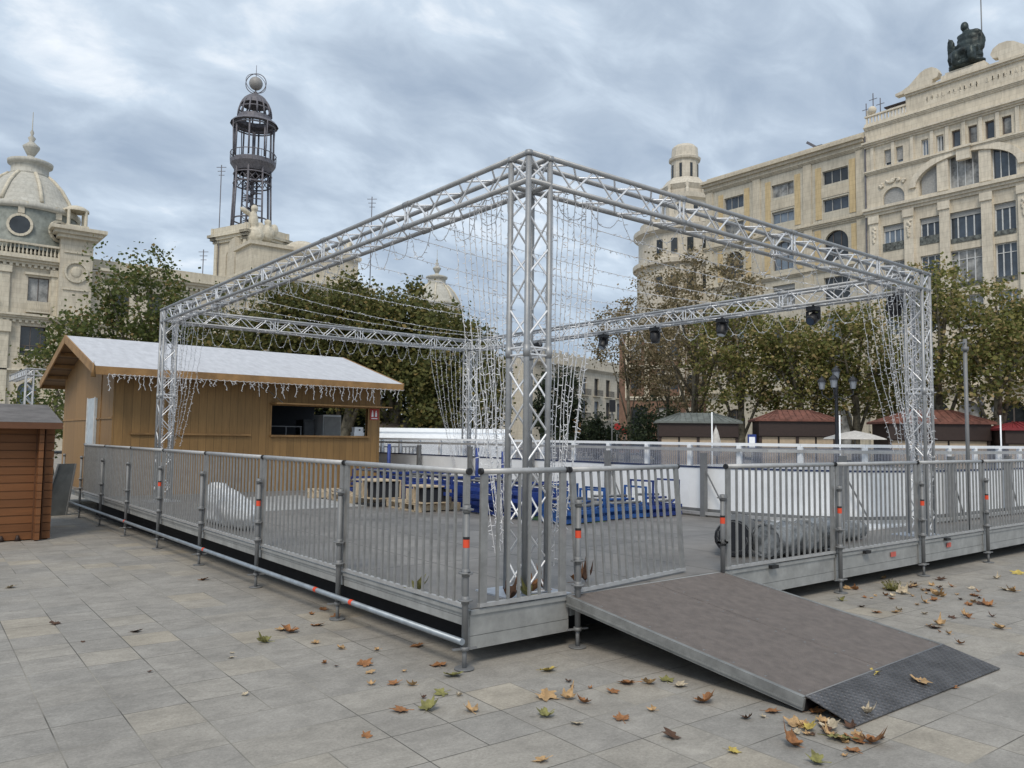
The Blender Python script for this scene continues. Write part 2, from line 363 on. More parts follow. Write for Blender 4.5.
    vo = n.new('ShaderNodeTexVoronoi'); vo.inputs['Scale'].default_value = 2.6; l.new(tc.outputs['Object'], vo.inputs['Vector'])
    v2 = n.new('ShaderNodeMapRange'); v2.inputs[1].default_value = .03; v2.inputs[2].default_value = .06; v2.inputs[3].default_value = .62; v2.inputs[4].default_value = 1.0; l.new(vo.outputs['Distance'], v2.inputs[0])
    c = mixc(1.0, cr.outputs['Color'], mr.outputs[0], 'MULTIPLY'); c = mixc(1.0, c, m3.outputs[0], 'MULTIPLY'); c = mixc(1.0, c, m4.outputs[0], 'MULTIPLY'); c = mixc(.6, c, v2.outputs[0], 'MULTIPLY')
    nj = n.new('ShaderNodeTexNoise'); nj.inputs['Scale'].default_value = .9; nj.inputs['Detail'].default_value = 3; l.new(tc.outputs['Object'], nj.inputs['Vector'])
    jr = n.new('ShaderNodeValToRGB'); jr.color_ramp.elements[0].position = .42; jr.color_ramp.elements[1].position = .6
    jr.color_ramp.elements[0].color = (.10, .093, .08, 1); jr.color_ramp.elements[1].color = (.30, .28, .24, 1); l.new(nj.outputs['Fac'], jr.inputs['Fac'])
    c = mixc(mort.outputs['Result'], c, jr.outputs['Color'])
    l.new(c, b.inputs['Base Color'])
    bp = n.new('ShaderNodeBump'); bp.inputs['Strength'].default_value = .35; bp.inputs['Distance'].default_value = .006; bp.invert = True
    l.new(mort.outputs['Result'], bp.inputs['Height'])
    bp2 = n.new('ShaderNodeBump'); bp2.inputs['Strength'].default_value = .25; bp2.inputs['Distance'].default_value = .004; l.new(nf.outputs['Fac'], bp2.inputs['Height']); l.new(bp.outputs['Normal'], bp2.inputs['Normal'])
    l.new(bp2.outputs['Normal'], b.inputs['Normal'])
    return M
g = MB(); xs = [-600, -60, -20, -8, -4, 0, 2, 4, 6, 9, 12, 16, 20, 26, 34, 60, 600]; ys = [-600, -60, -10, 0, 3, 4.7, 7, 10, 14, 18, 22, 28, 34, 45, 80, 800]
for y in ys:
    for x in xs: g.v.append(Vector((x, y, gz(x, y))))
W_ = len(xs)
for j in range(len(ys)-1):
    for i in range(W_-1): g.f.append((j*W_+i, j*W_+i+1, (j+1)*W_+i+1, (j+1)*W_+i)); g.mi.append(0); g.sm.append(True)
struct('plaza_paving', g, paving_material())

# ------------------------------------------------------------------ stage deck
DZ = .405; FX, FY, MOD = 3.5, 4.883, 2.075
DECKM = mat('deck_plywood', (.215, .203, .19), .6, 0, .2, 1.4, .1, 90)
_n = DECKM.node_tree.nodes; _l = DECKM.node_tree.links
_b = _n.new('ShaderNodeTexBrick'); _b.offset = 0; _b.inputs['Scale'].default_value = 1; _b.inputs['Brick Width'].default_value = 1.0375; _b.inputs['Row Height'].default_value = 2.075; _b.inputs['Mortar Size'].default_value = .009
_b.inputs['Color1'].default_value = (1, 1, 1, 1); _b.inputs['Color2'].default_value = (.86, .86, .86, 1); _b.inputs['Mortar'].default_value = (.35, .35, .35, 1)
_t = _n.new('ShaderNodeTexCoord'); _l.new(_t.outputs['Object'], _b.inputs['Vector']); _m = _n.new('ShaderNodeMix'); _m.data_type = 'RGBA'; _m.blend_type = 'MULTIPLY'; _m.inputs['Factor'].default_value = 1
_l.new([q for q in _n if q.type == 'VALTORGB'][0].outputs['Color'], _m.inputs['A']); _l.new(_b.outputs['Color'], _m.inputs['B']); _l.new(_m.outputs['Result'], _n['Principled BSDF'].inputs['Base Color'])
deck = thing('stage_platform', 'large raised platform with a dark plywood deck and aluminium edge', 'platform', (FX, FY, 0))
MB().box(FX+.06, 44, FY+.06, 25.5, DZ-.06, DZ).build('deck', DECKM, deck)
def fascia(parts):
    for (a, b, z0) in parts:
        a = Vector(a); b = Vector(b); f = MB(); d = (b-a).normalized(); nrm = Vector((d.y, -d.x, 0))
        def sl(z0, z1, o0, o1):
            p0 = a+d*.02; p1 = b-d*.02
            f.hexa([p0+nrm*o0+Z*z0, p1+nrm*o0+Z*z0, p1+nrm*o1+Z*z0, p0+nrm*o1+Z*z0, p0+nrm*o0+Z*z1, p1+nrm*o0+Z*z1, p1+nrm*o1+Z*z1, p0+nrm*o1+Z*z1])
        if z0 < .2: sl(z0, z0+.095, -.05, -.008); sl(z0+.1, DZ-.004, -.05, -.01); sl(z0+.095, z0+.1, -.05, -.02); sl(DZ-.03, DZ+.004, -.012, .004)
        else: sl(z0, z0+.06, -.05, -.012); sl(z0+.064, DZ, -.05, -.008); sl(DZ-.025, DZ+.004, -.01, .006)
        o = f.build('edge_beam', ALUD, deck)
fascia([((FX, FY, 0), (FX+MOD/2, FY, 0), .12)]+[((FX+MOD*(1.5+i), FY, 0), (FX+MOD*(2.5+i), FY, 0), .12) for i in range(6)])
fascia([((FX, FY+MOD*(i+1), 0), (FX, FY+MOD*i, 0), .285) for i in range(10)])
MB().box(FX+MOD/2, FX+MOD*1.5, FY+.01, FY+.05, .24, DZ-.002).build('ramp_landing_beam', ALUD, deck)
for i in range(1, 6):
    for j in range(0, 9):
        if (i+j) % 1 == 0:
            x, y = FX+i*MOD, FY+.9+j*MOD
            MB().tube([(x, y, gz(x, y)), (x, y, DZ-.06)], .03, 6).build('support_leg', GALV, deck)
for i in range(5):
    x = FX+.5+i*MOD
    MB().tube([(x, FY+.5, .1), (x, 20, -.02)], .024, 6).build('under_brace', GALV, deck)
MB().box(FX+.4, FX+.45, FY+.6, 20, -.25, DZ-.07).box(FX+.4, 40, FY+.5, FY+.55, -.25, DZ-.07).build('underdeck_shade', mat('underdeck_shade_black', (.02, .02, .022), .95), deck)  # added black sheets stand in for the deep shade under the deck

# ------------------------------------------------------------------ railings
def make_panel(name, L, z1=1.4445, z0=.425, bars=None, parentless=None):
    "local: runs along +X from 0 to L, thickness in Y"
    t = thing(name, '', 'railing')
    h = .045
    MB().tube([(.03, 0, z1), (L-.03, 0, z1)], .024, 10).build('top_rail', RAILM, t, False)
    MB().box(.02, L-.02, -.018, .018, z0, z0+.028).build('bottom_rail', RAILM, t, False)
    for x in (.055, L-.055):
        MB().box(x-.033, x+.033, -.011, .011, z0+.028, z1-.02).build('end_post', BARM, t, False)
    for x in (.0, L):
        s = 1 if x == 0 else -1
        MB().tube([(x+s*.012, 0, z1), (x+s*.034, 0, z1)], .0265, 10).build('end_cap', BLACKP, t, False)
    nb = bars or max(3, round((L-.2)/.119))
    for i in range(nb):
        x = .088+(L-.176)*(i+1)/(nb+1)
        MB().box(x-.0115, x+.0115, -.008, .008, z0+.028, z1-.018).build('bar', BARM, t, False)
    return t
ordn = ['nearest', 'second', 'third', 'fourth', 'fifth', 'sixth', 'seventh']
pan = make_panel('guard_railing', MOD)
for i in range(7):
    o = pan if i == 0 else dup(pan)
    o.location = (FX, FY+MOD*(i+1), 0); o.rotation_euler = (0, 0, -PI/2)
    o['label'] = '%s galvanised railing panel from the front corner along the left edge of the platform' % ordn[i] if i < 6 else 'railing panel at the far end of the left edge, meeting the wooden hut'
    o['group'] = 'railing panels round the platform'
for i in range(5):
    o = dup(pan, (FX+MOD*(1.5+i), FY, 0), 0, group='railing panels round the platform')
    o['label'] = ['galvanised railing panel directly right of the ramp opening, before the wrapped rolls', 'second railing panel right of the ramp', 'third railing panel right of the ramp, before the right truss column', 'fourth railing panel right of the ramp, right of the tall grey pole', 'fifth railing panel right of the ramp at the photo edge'][i]
o = make_panel('guard_railing', .92, bars=6); o.location = (FX+.07, FY, 0)
tag(o, 'short railing panel at the front corner, before the truss column', None, 'railing panels round the platform')
gate = make_panel('guard_railing', 1.72, bars=13); gate.location = (4.57, 4.84, .0)
gate.rotation_euler = (R(-4.5), 0, math.atan2(.22, 1.68)); tag(gate, 'railing panel standing open like a gate left of the ramp, leaning a little', 'railing')
for ch in list(gate.children):
    pass

def make_post(label, ztop=1.2, foot=True, loc=(0, 0, 0), side=(0, -1), sticker=True, group='scaffold posts along the platform edge'):
    t = thing('scaffold_post', label, 'scaffold post', loc, 0, group)
    g0 = gz(loc[0], loc[1]) if foot else .41
    tb = MB().tube([(0, 0, g0+(.14 if foot else 0)), (0, 0, ztop)], .0242, 10); tb.build('tube', GALV, t, False)
    if foot:
        MB().tube([(0, 0, g0), (0, 0, g0+.2)], .017, 8).build('screw_jack', GALV, t, False)
        MB().tube([(0, 0, g0+.004), (0, 0, g0+.012)], .075, 12).build('base_plate', GALV, t, False)
        w = MB().tube([(0, 0, g0+.135), (0, 0, g0+.165)], .034, 8); w.beam((-.095, .02, g0+.15), (.095, -.02, g0+.15), .022, .012); w.build('wing_nut', GALV, t, False)
    for z in ((.5 if foot else .7), .70, ztop-.03):
        c = MB().tube([(0, 0, z-.006), (0, 0, z+.006)], .055 if z < ztop-.05 else .036, 10); c.tube([(0, 0, z-.03), (0, 0, z+.03)], .03, 10)
        if z > .6: c.beam((-.07 if side[1] else 0, -.07 if side[0] else 0, z), (.07 if side[1] else 0, .07 if side[0] else 0, z), .03, .012)
        c.build('coupler', GALV, t, False)
    if sticker:
        MB().tube([(0, 0, .885), (0, 0, .945)], .0252, 10, cap=False).build('orange_sticker', ORANGE, t, False)
        MB().tube([(0, 0, .945), (0, 0, .965)], .0254, 10, cap=False).build('black_mark', BLACKP, t, False)
    return t
for i in range(9):
    make_post('galvanised scaffold post at the front corner of the platform' if i == 0 else '%s galvanised scaffold post behind the front corner on the left edge of the platform' % ('nearest' if i == 1 else (ordn[i-1] if i < 8 else 'eighth')), loc=(FX-.055, FY+MOD*i-.03, 0), side=(1, 0), sticker=i in (0, 2, 4))
labs = ['galvanised scaffold post between the short corner railing and the open gate', None, 'scaffold post between the first and second railing panels right of the ramp', 'scaffold post left of the right truss column', 'scaffold post at the tall grey pole', 'scaffold post nearest the right photo edge']
for i, x in enumerate([FX+MOD/2+.02, None, FX+MOD*2.5, FX+MOD*3.5, FX+MOD*4.5, FX+MOD*5.5]):
    if x: make_post(labs[i], loc=(x, FY-.06, 0))
make_post('short scaffold post at the right side of the ramp, ending below the rail top', 1.17, False, (FX+MOD*1.5-.06, FY-.02, 0))
t = thing('pole', 'tall bare grey scaffold pole rising above the right railing', 'pole', (12.72, 5.02, DZ))
MB().tube([(12.72, 5.02, DZ), (12.72, 5.02, 3.28)], .027, 10).build('tube', GALV, t)
MB().beam((12.5, 5.0, 3.2), (12.78, 5.02, 3.24), .02, .02).tube([(12.72, 5.02, 3.1), (12.72, 5.02, 3.16)], .05, 10).build('bracket', GALV, t)
t = thing('scaffold_tube', 'long horizontal galvanised tube running low along the left edge of the platform', 'scaffold tube', (FX-.09, FY, .2))
tb = MB().tube([(FX-.09, FY-.05, .205), (FX-.09, 13, .17), (FX-.09, 23.5, .13)], .0242, 10); tb.build('tube', mat('blue_grey_tube', (.30, .34, .38), .45, .5, .15, 6), t)
for y in (6.55, 7.3, 10.75, 15.1):
    z = .205-(y-4.9)*.004
    MB().tube([(FX-.09, y, z), (FX-.09, y+.06, z)], .0252, 10, cap=False).build('orange_band', ORANGE, t)

# stickers on the right edge beams belong to the platform
for x, z in ((10.0, .3), (11.6, .3)):
    MB().box(x, x+.13, FY-.006, FY-.001, z-.03, z+.03).build('sticker', mat('faded_red_sticker', (.55, .12, .09), .6), deck)
for x in (7.35, 9.3, 11.5):
    MB().box(x, x+.12, FY-.05, FY-.005, .37, .405).build('clamp', BLACKP, deck)

# ------------------------------------------------------------------ ramp
RAMPM = mat('brown_ramp_ply', (.158, .133, .118), .62, 0, .15, 14, .4, 160, stretch=(1, .8, 1))
A = Vector((4.50, FY-.01, .41)); B = Vector((6.56, FY-.01, .41)); C_ = Vector((6.70, 2.87, .10)); D_ = Vector((4.63, 2.82, .10))
t = thing('access_ramp', 'brown plywood ramp with aluminium sides and a ribbed steel lip', 'ramp', (4.6, 2.6, 0))
dn = Vector((0, 0, -.018)); mid_t = (A+B)/2; mid_b = (C_+D_)/2
for q in ((A, mid_t-Vector((.003, 0, 0)), mid_b-Vector((.003, 0, 0)), D_), (mid_t+Vector((.003, 0, 0)), B, C_, mid_b+Vector((.003, 0, 0)))):
    a, b, c, d = q; MB().hexa([a+dn, d+dn, c+dn, b+dn, a, d, c, b]).build('deck_board', RAMPM, t)
for a, b in ((A, D_), (B, C_)):
    s = -1 if a is A else 1; o = Vector((s*.012, 0, -.045)); o2 = Vector((s*.004, 0, -.005))
    f = MB().beam(a+o, b+o, .026, .075); f.beam(a+Vector((s*.006, 0, -.002)), b+Vector((s*.006, 0, -.002)), .036, .012); f.beam(a+o+Vector((s*.015, 0, -.014)), b+o+Vector((s*.015, 0, -.014)), .012, .01)
    f.build('side_beam', mat('dull_ramp_edge', (.24, .245, .24), .65, .25, .2, 6), t)
for k in range(9):
    for q0_, q1_ in ((.03, 0), (.47, 0), (.53, 0), (.97, 0)):
        p = A.lerp(B, q0_).lerp(D_.lerp(C_, q0_), .03+k*.117); MB().tube([p-Vector((0, 0, .002)), p+Vector((0, 0, .0025))], .009, 8).build('screw', GALV, t)
f = MB().beam(D_+Vector((0, .02, -.05)), C_+Vector((0, .02, -.05)), .03, .07); f.build('end_beam', BLACKP, t)
for k in (.25, .5, .75):
    p = A.lerp(D_, k); q = B.lerp(C_, k); MB().beam(p+Vector((.03, 0, -.06)), q+Vector((-.03, 0, -.06)), .05, .06).build('cross_beam', ALUD, t)
PLATE = mat('ribbed_steel_plate', (.12, .118, .122), .45, .5, .3, 4)
nn = PLATE.node_tree.nodes; ll = PLATE.node_tree.links; tcx = nn.new('ShaderNodeTexCoord'); mpx = nn.new('ShaderNodeMapping'); mpx.inputs['Rotation'].default_value = (0, 0, R(45)); mpx.inputs['Scale'].default_value = (24, 24, 1)
ck = nn.new('ShaderNodeTexWave'); ck.inputs['Scale'].default_value = .32; ll.new(tcx.outputs['Object'], mpx.inputs[0]); ll.new(mpx.outputs[0], ck.inputs['Vector'])
ck2 = nn.new('ShaderNodeTexWave'); ck2.bands_direction = 'Y'; ck2.inputs['Scale'].default_value = .32; ll.new(mpx.outputs[0], ck2.inputs['Vector'])
mm = nn.new('ShaderNodeMath'); mm.operation = 'MULTIPLY'; ll.new(ck.outputs['Fac'], mm.inputs[0]); ll.new(ck2.outputs['Fac'], mm.inputs[1])
bpx = nn.new('ShaderNodeBump'); bpx.inputs['Strength'].default_value = 1.; bpx.inputs['Distance'].default_value = .012; ll.new(mm.outputs[0], bpx.inputs['Height']); ll.new(bpx.outputs['Normal'], nn['Principled BSDF'].inputs['Normal'])
E_ = Vector((4.64, 2.50, .006)); F_ = Vector((6.71, 2.46, .006)); u_ = Vector((0, 0, .006)); dd = Vector((0, .0, .004))
MB().hexa([D_+dd, E_, F_, C_+dd, D_+dd+u_, E_+u_, F_+u_, C_+dd+u_]).build('steel_lip', PLATE, t)
MB().tube([D_+Vector((0, -.004, .006)), C_+Vector((0, -.004, .006))], .006, 8).build('hinge', GALV, t)

# ------------------------------------------------------------------ truss
TX, TY, TT, TLX, TLY, TW = 4.176, 5.058, 4.13, 7.485, 11.275, .24
def truss(mb, a, b, e1, e2, w=TW, bay=.262, rungs=2.0, r=.025, rb=.0095, first=0):
    "four chords from a to b; e1,e2 span the section; zigzags on the four faces"
    a = Vector(a); b = Vector(b); L = (b-a).length; d = (b-a)/L; n_ = max(2, round(L/bay)); st = L/n_
    cs = [Vector((0, 0, 0)), e1*w, (e1+e2)*w, e2*w]
    for c in cs: mb.tube([a+c, b+c], r, 8)
    for fi in range(4):
        p, q = cs[fi], cs[(fi+1) % 4]; ph = (0, 0, 1, 1)[fi]
        for i in range(n_):
            s0, s1 = (p, q) if (i+ph) % 2 == 0 else (q, p)
            mb.tube([a+d*st*i+s0, a+d*st*(i+1)+s1], rb, 6, 1, cap=False)
        k = 0
        while k <= L+.01:
            for dk in ((.03, -.03) if 0 < k < L-.5 else (.0,)):
                mb.tube([a+d*min(L, k+dk)+p, a+d*min(L, k+dk)+q], rb, 6, 1, cap=False)
            k += rungs
    k = rungs
    while k < L-.5:
        for c in cs: mb.tube([a+d*(k-.05)+c, a+d*(k+.05)+c], r*1.25, 8)
        k += rungs
def truss_frame(x, y, zt, lx, ly, z0, label, cols=(0, 1, 2, 3), beams=(0, 1, 2, 3)):
    t = thing('truss_frame', label, 'truss', (x, y, z0)); X = Vector((1, 0, 0)); Y = Vector((0, 1, 0)); w = TW
    cxy = [(x, y), (x+lx-w, y), (x+lx-w, y+ly-w), (x, y+ly-w)]
    for i in cols:
        cx_, cy_ = cxy[i]; mb = MB(); truss(mb, (cx_, cy_, z0+.03), (cx_, cy_, zt), X, Y, first=0)
        for p in ((0, 0), (w, 0), (w, w), (0, w)): mb.tube([(cx_+p[0], cy_+p[1], zt-.03), (cx_+p[0], cy_+p[1], zt+.012)], .034, 8)
        mb.build('column', [ALU, ALUB], t)
        MB().box(cx_-.17, cx_+w+.17, cy_-.13, cy_+w+.2, z0, z0+.012).build('base_plate', mat('blue_grey_plate', (.42, .46, .52), .5, .3), t)
    zb = zt-w
    if 0 in beams: mb = MB(); truss(mb, (x, y, zb), (x+lx, y, zb), Y, Z); mb.build('beam', [ALU, ALUB], t)
    if 1 in beams: mb = MB(); truss(mb, (x+lx-w, y+w, zb), (x+lx-w, y+ly-w, zb), X, Z); mb.build('beam', [ALU, ALUB], t)
    if 2 in beams: mb = MB(); truss(mb, (x+w, y+ly-w, zb), (x+lx-w, y+ly-w, zb), Y, Z); mb.build('beam', [ALU, ALUB], t)
    if 3 in beams: mb = MB(); truss(mb, (x, y, zb), (x, y+ly, zb), X, Z); mb.build('beam', [ALU, ALUB], t)
    return t
truss_frame(TX, TY, TT, TLX, TLY, DZ, 'big square frame of silver box truss standing on the platform')
q = spot(23, 29)
truss_frame(q.x, q.y, 4.05, 3.6, 5, -.3, 'second silver truss frame far left behind the gable of the wooden hut', cols=(0, 1), beams=(0, 3))
# cable duct lying at the foot of the front column
# ------------------------------------------------------------------ light strings
def strand(name, label, group, pts, r=.0038, tick=.055, tl=.04, tr=.0052, cat='light string', seed=0):
    rnd = random.Random(seed); mb = MB(); pts = [Vector(p) for p in pts]
    mb.tube(pts, r, 4, cap=False)
    for a, b in zip(pts[:-1], pts[1:]):
        L = (b-a).length; k = rnd.uniform(0, tick)
        while k < L:
            p = a+(b-a)*(k/L); d = Vector((rnd.uniform(-1, 1), rnd.uniform(-1, 1), rnd.uniform(-1, .4))).normalized()
            mb.tube([p, p+d*tl], [tr, tr*.6], 3, 1, cap=False); k += tick*rnd.uniform(.7, 1.3)
    o = mb.build(name, [WIRE, BULB]); return tag(o, label, cat, group)
zb = TT-TW-.02
cross_lab = 'thin white light string stretched overhead from the left beam to the far right beam'
for i, y in enumerate([5.62, 6.05, 6.75, 7.35, 8.0, 8.8, 9.6, 10.5, 11.4, 12.3, 13.2, 14.2, 15.2]):
    y2 = y+random.uniform(-.1, .25); sag = random.uniform(.1, .2) if i < 4 else random.uniform(.15, .3); pts = []
    for k in range(17):
        s = k/16; pts.append((TX+TW+.02+(TLX-2*TW)*s, y+(y2-y)*s, zb-sag*4*s*(1-s)))
    strand('light_string', cross_lab, 'light strings stretched across under the truss', pts, r=.0034, tick=.062, seed=i)
def drape(cx_, cy_, dirx, diry, lab, offs, zbot=.95, px_=0, gather=.1, seed=0, grp='light strands gathered to the truss columns'):
    rnd = random.Random(seed)
    for j, o in enumerate(offs):
        x1, y1 = cx_+dirx*o, cy_+diry*o; zt = zb+.02; pts = []; zz = zbot+rnd.uniform(-.15, .25)
        bo = gather+.18*j/len(offs)
        for k in range(15):
            s = k/14; e = s*s*.45+s*.5
            w = o*(1-e)+bo*e
            pts.append((cx_+dirx*w+rnd.uniform(-.012, .012), cy_+diry*w+rnd.uniform(-.012, .012), zt-(zt-zz)*s))
        strand('light_strand', lab, grp, pts, tick=.05, seed=seed*50+j)
# front column: strands hang from both beams; they swing in to the column low down
drape(TX+TW, TY+.12, 1, 0, 'white strand of lights hanging from the right beam and drawn in to the front column', [.08, .14, .2, .27, .33, .42, .5, .56, .64, .7], .75, seed=1)
drape(TX+.12, TY+TW, 0, 1, 'white strand of lights hanging from the left beam and drawn in to the front column', [.12, .2, .28, .36, .44, .52, .6, .7, .8, .92, 1.05], .75, seed=2)
# right column
drape(TX+TLX-TW, TY+.12, -1, 0, 'white strand of lights drawn in to the right truss column off the front beam', [.12, .25, .4, .52, .66, .8, .92, 1.05], 1.5, gather=.05, seed=3)
drape(TX+TLX-.12, TY+TW, 0, 1, 'white strand of lights drawn in to the right truss column from the far beam', [.15, .3, .45, .6, .72], 1.6, gather=.08, seed=4)
# left column
drape(TX+.12, TY+TLY-TW, 0, -1, 'white strand of lights drawn in to the left truss column before the hut', [.3, .5, .75, 1.0], 1.5, seed=5)
drape(TX+TW, TY+TLY-.12, 1, 0, 'white strand of lights slanting down right of the left truss column', [.15, .25, .35, .45, .55], 1.5, gather=.02, seed=6)
# far column
drape(TX+TLX-TW, TY+TLY-.12, -1, 0, 'white strand of lights drawn in to the far truss column from the left', [.2, .35, .5, .65, .8, .95, 1.1], .9, seed=7)
drape(TX+TLX-.12, TY+TLY-TW, 0, -1, 'white strand of lights drawn in to the far truss column from the right', [.2, .4, .6, .8, 1.0, 1.2, 1.5, 1.8, 2.1], .9, seed=8)
# strands wound straight down the right and left columns
for cxx, cyy, lb, sd_ in ((TX+TLX-TW, TY, 'white strand of lights hanging down the right truss column', 11), (TX, TY+TLY-TW, 'white strand of lights hanging down the left truss column', 12), (TX+TLX-TW, TY+TLY-TW, 'white strand of lights hanging down the far truss column', 13)):
    rnd = random.Random(sd_)
    for j in range(18 if sd_ == 11 else 7):
        x, y = cxx+rnd.uniform(-.02, TW+.02), cyy+rnd.uniform(-.03, TW+.02)
        strand('light_strand', lb, 'light strands hanging down the truss columns', [(x+rnd.uniform(-.02, .02), y+rnd.uniform(-.02, .02), zb+.1-k*(3.3/12)) for k in range(13)], tick=.05, tl=.05, seed=sd_*10+j)
def garland(a, b, loops, depth, label, nper=9, seed=0, tick=.07, uneven=.25, hang=True):
    rnd = random.Random(seed); a = Vector(a); b = Vector(b); pts = []
    for i in range(loops):
        dp = depth*rnd.uniform(1-uneven, 1+uneven)
        for k in range(nper):
            s = k/nper; q = a+(b-a)*((i+s)/loops); u = 2*s-1; pts.append(q-Z*dp*(1-abs(u)**2.4)+Vector((rnd.uniform(-.01, .01), rnd.uniform(-.01, .01), 0)))
    pts.append(b)
    return strand('light_garland', label, 'light garlands looped under the truss beams', pts, tick=tick, seed=seed+100, cat='light garland')
garland((TX+.24, TY+TLY-.12, zb), (TX+TLX-.3, TY+TLY-.12, zb), 21, .36, 'white light garland in long loops under the far left beam', seed=1)
garland((TX+TLX-.12, TY+.4, zb), (TX+TLX-.12, TY+TLY-.3, zb), 21, .38, 'white light garland in loops under the far right beam among the spotlights', seed=2)
garland((TX+.12, TY+.5, zb), (TX+.12, TY+TLY-.3, zb), 26, .24, 'white light garland in short loops under the front left beam', seed=3)
garland((TX+.4, TY+.12, zb), (TX+TLX-.3, TY+.12, zb), 16, .22, 'white light garland in short loops under the front right beam', seed=4)
garland((TX+.4, TY+.05, TT-TW+.03), (TX+TLX-.3, TY+.05, TT-TW+.03), 46, .05, 'white lights wound along the lower chords of the front right beam', seed=5, nper=4)
garland((TX+.05, TY+.4, TT-TW+.03), (TX+.05, TY+TLY-.3, TT-TW+.03), 70, .05, 'white lights wound along the lower chords of the front left beam', seed=6, nper=4)

# ------------------------------------------------------------------ spotlights on the far right beam
def make_spot(y, lab, tilt):
    x = TX+TLX-.12; z = TT-TW-.03
    t = thing('stage_spotlight', lab, 'spotlight', (x, y, z), 0, 'black spotlights hanging under the far right beam')
    MB().box(x-.14, x+.14, y-.12, y+.12, z-.11, z-.01).tube([(x, y, z-.02), (x, y, z+.05)], .03).build('base', BLACKP, t)
    MB().beam((x, y-.16, z-.11), (x, y-.16, z-.34), .07, .03).beam((x, y+.16, z-.11), (x, y+.16, z-.34), .07, .03).box(x-.05, x+.05, y-.175, y+.175, z-.135, z-.11).build('yoke', BLACKP, t)
    d = Vector((math.cos(tilt), 0, -math.sin(tilt))); c = Vector((x, y, z-.30))
    MB().tube([c-d*.16, c-d*.1, c+d*.1, c+d*.17], [.09, .135, .135, .115], 14).build('head', BLACKP, t)
    MB().tube([c+d*.17, c+d*.175], .1, 14).build('lens', GLASS, t)
    t.scale = (.64, .64, .64)
for i, (y, a) in enumerate(((5.5, 1.3), (6.8, 2.6), (8.55, 1.9), (10.1, 1.5), (11.5, 2.2), (13.6, 1.5))):
    make_spot(y, ['black moving spotlight nearest the right truss column', 'black spotlight second from the right column, under the far beam', 'black spotlight in front of the pale autumn foliage, third from the right column', 'black spotlight fourth from the right column', 'black spotlight before the pale far building, fifth from the right column', 'black spotlight close behind the front column, sixth from the right column'][i], a)

# ------------------------------------------------------------------ ice rink
import itertools
path = [(11.2, 27.0), (11.2, 8.4), (11.3, 7.6), (11.6, 6.95), (12.15, 6.4), (12.9, 6.05), (13.8, 5.9), (16, 5.85), (40, 5.85)]
def resample(pts, step):
    out = [Vector((*pts[0], 0))]; P = [Vector((*p, 0)) for p in pts]; acc = 0
    for a, b in zip(P[:-1], P[1:]):
        L = (b-a).length; k = step-acc
        while k < L: out.append(a+(b-a)*(k/L)); k += step
        acc = (acc+L) % step if step-acc <= L else acc+L
    return out
g = MB().box(11.25, 41, 5.9, 27, DZ+.002, DZ+.03); struct('ice_surface', g, ICE)
rb_ = thing('rink_barrier', 'white ice rink barrier with tinted panes and white posts', 'rink barrier', (11.2, 8, DZ))
rh = thing('rink_handrail', 'grey steel handrail with braced posts in front of the white rink barrier', 'handrail', (11.1, 8, DZ))
pp = resample(path, 1.0); STRIP = mat('navy_strip', (.03, .045, .11), .5)
for i, (a, b) in enumerate(zip(pp[:-1], pp[1:])):
    MB().beam(a+Z*.87, b+Z*.87, .03, .72).build('board_panel', WHITEP, rb_)
    MB().beam(a+Z*.47, b+Z*.47, .06, .12).build('kick_plate', GALV, rb_)
    MB().beam(a+Z*1.245, b+Z*1.245, .05, .03).build('cap_strip', STRIP, rb_)
    if i % 2 == 0 and i+2 < len(pp):
        c = pp[i+2]
        g = MB(); g.beam(a+Z*1.44, b+Z*1.44, .008, .35); g.beam(b+Z*1.44, c+Z*1.44, .008, .35); g.build('pane', GREYP, rb_)
        g = MB(); g.beam(a+Z*1.645, b+Z*1.645, .05, .05); g.beam(b+Z*1.645, c+Z*1.645, .05, .05); g.build('top_rail', WHITEP, rb_)
    MB().box(a.x-.035, a.x+.035, a.y-.035, a.y+.035, 1.26, 1.62).build('post', WHITEP, rb_)
inner = [(x-.13 if y > 8 else x-.09, y-.12 if y < 7.6 else y) for x, y in path]
pp = resample(inner, 1.15)
for i, (a, b) in enumerate(zip(pp[:-1], pp[1:])):
    MB().beam(a+Z*1.55, b+Z*1.55, .035, .05).build('rail', RAILM, rh)
    MB().beam(a+Z*.46, b+Z*.46, .06, .05).build('foot_rail', RAILM, rh)
    if i % 2 == 0:
        MB().box(a.x-.045, a.x+.045, a.y-.045, a.y+.045, DZ, 1.49).build('post', GALV, rh)
        d = (b-a).normalized(); nr = Vector((d.y, -d.x, 0))
        if nr.y > 0 or nr.x > .5: nr = -nr
        MB().beam(a+Z*1.25, a+nr*.0+d*.45+Z*.45, .02, .02).build('brace', GALV, rh)
# far boards of the rink
t = thing('rink_barrier', 'low grey railing along the far side of the ice rink', 'rink barrier', (40, 6, DZ))
for a, b in (((11.3, 26.6), (40, 26.6)), ((40, 26.6), (40, 6))):
    a = Vector((*a, 0)); b = Vector((*b, 0)); 
    g = MB(); L = (b-a).length; d = (b-a)/L
    for k in range(int(L/.16)): p = a+d*k*.16; g.box(p.x-.015, p.x+.015, p.y-.015, p.y+.015, .45, 1.3)
    g.build('bars', GALV, t); MB().beam(a+Z*1.32, b+Z*1.32, .05, .05).build('top_rail', GALV, t)

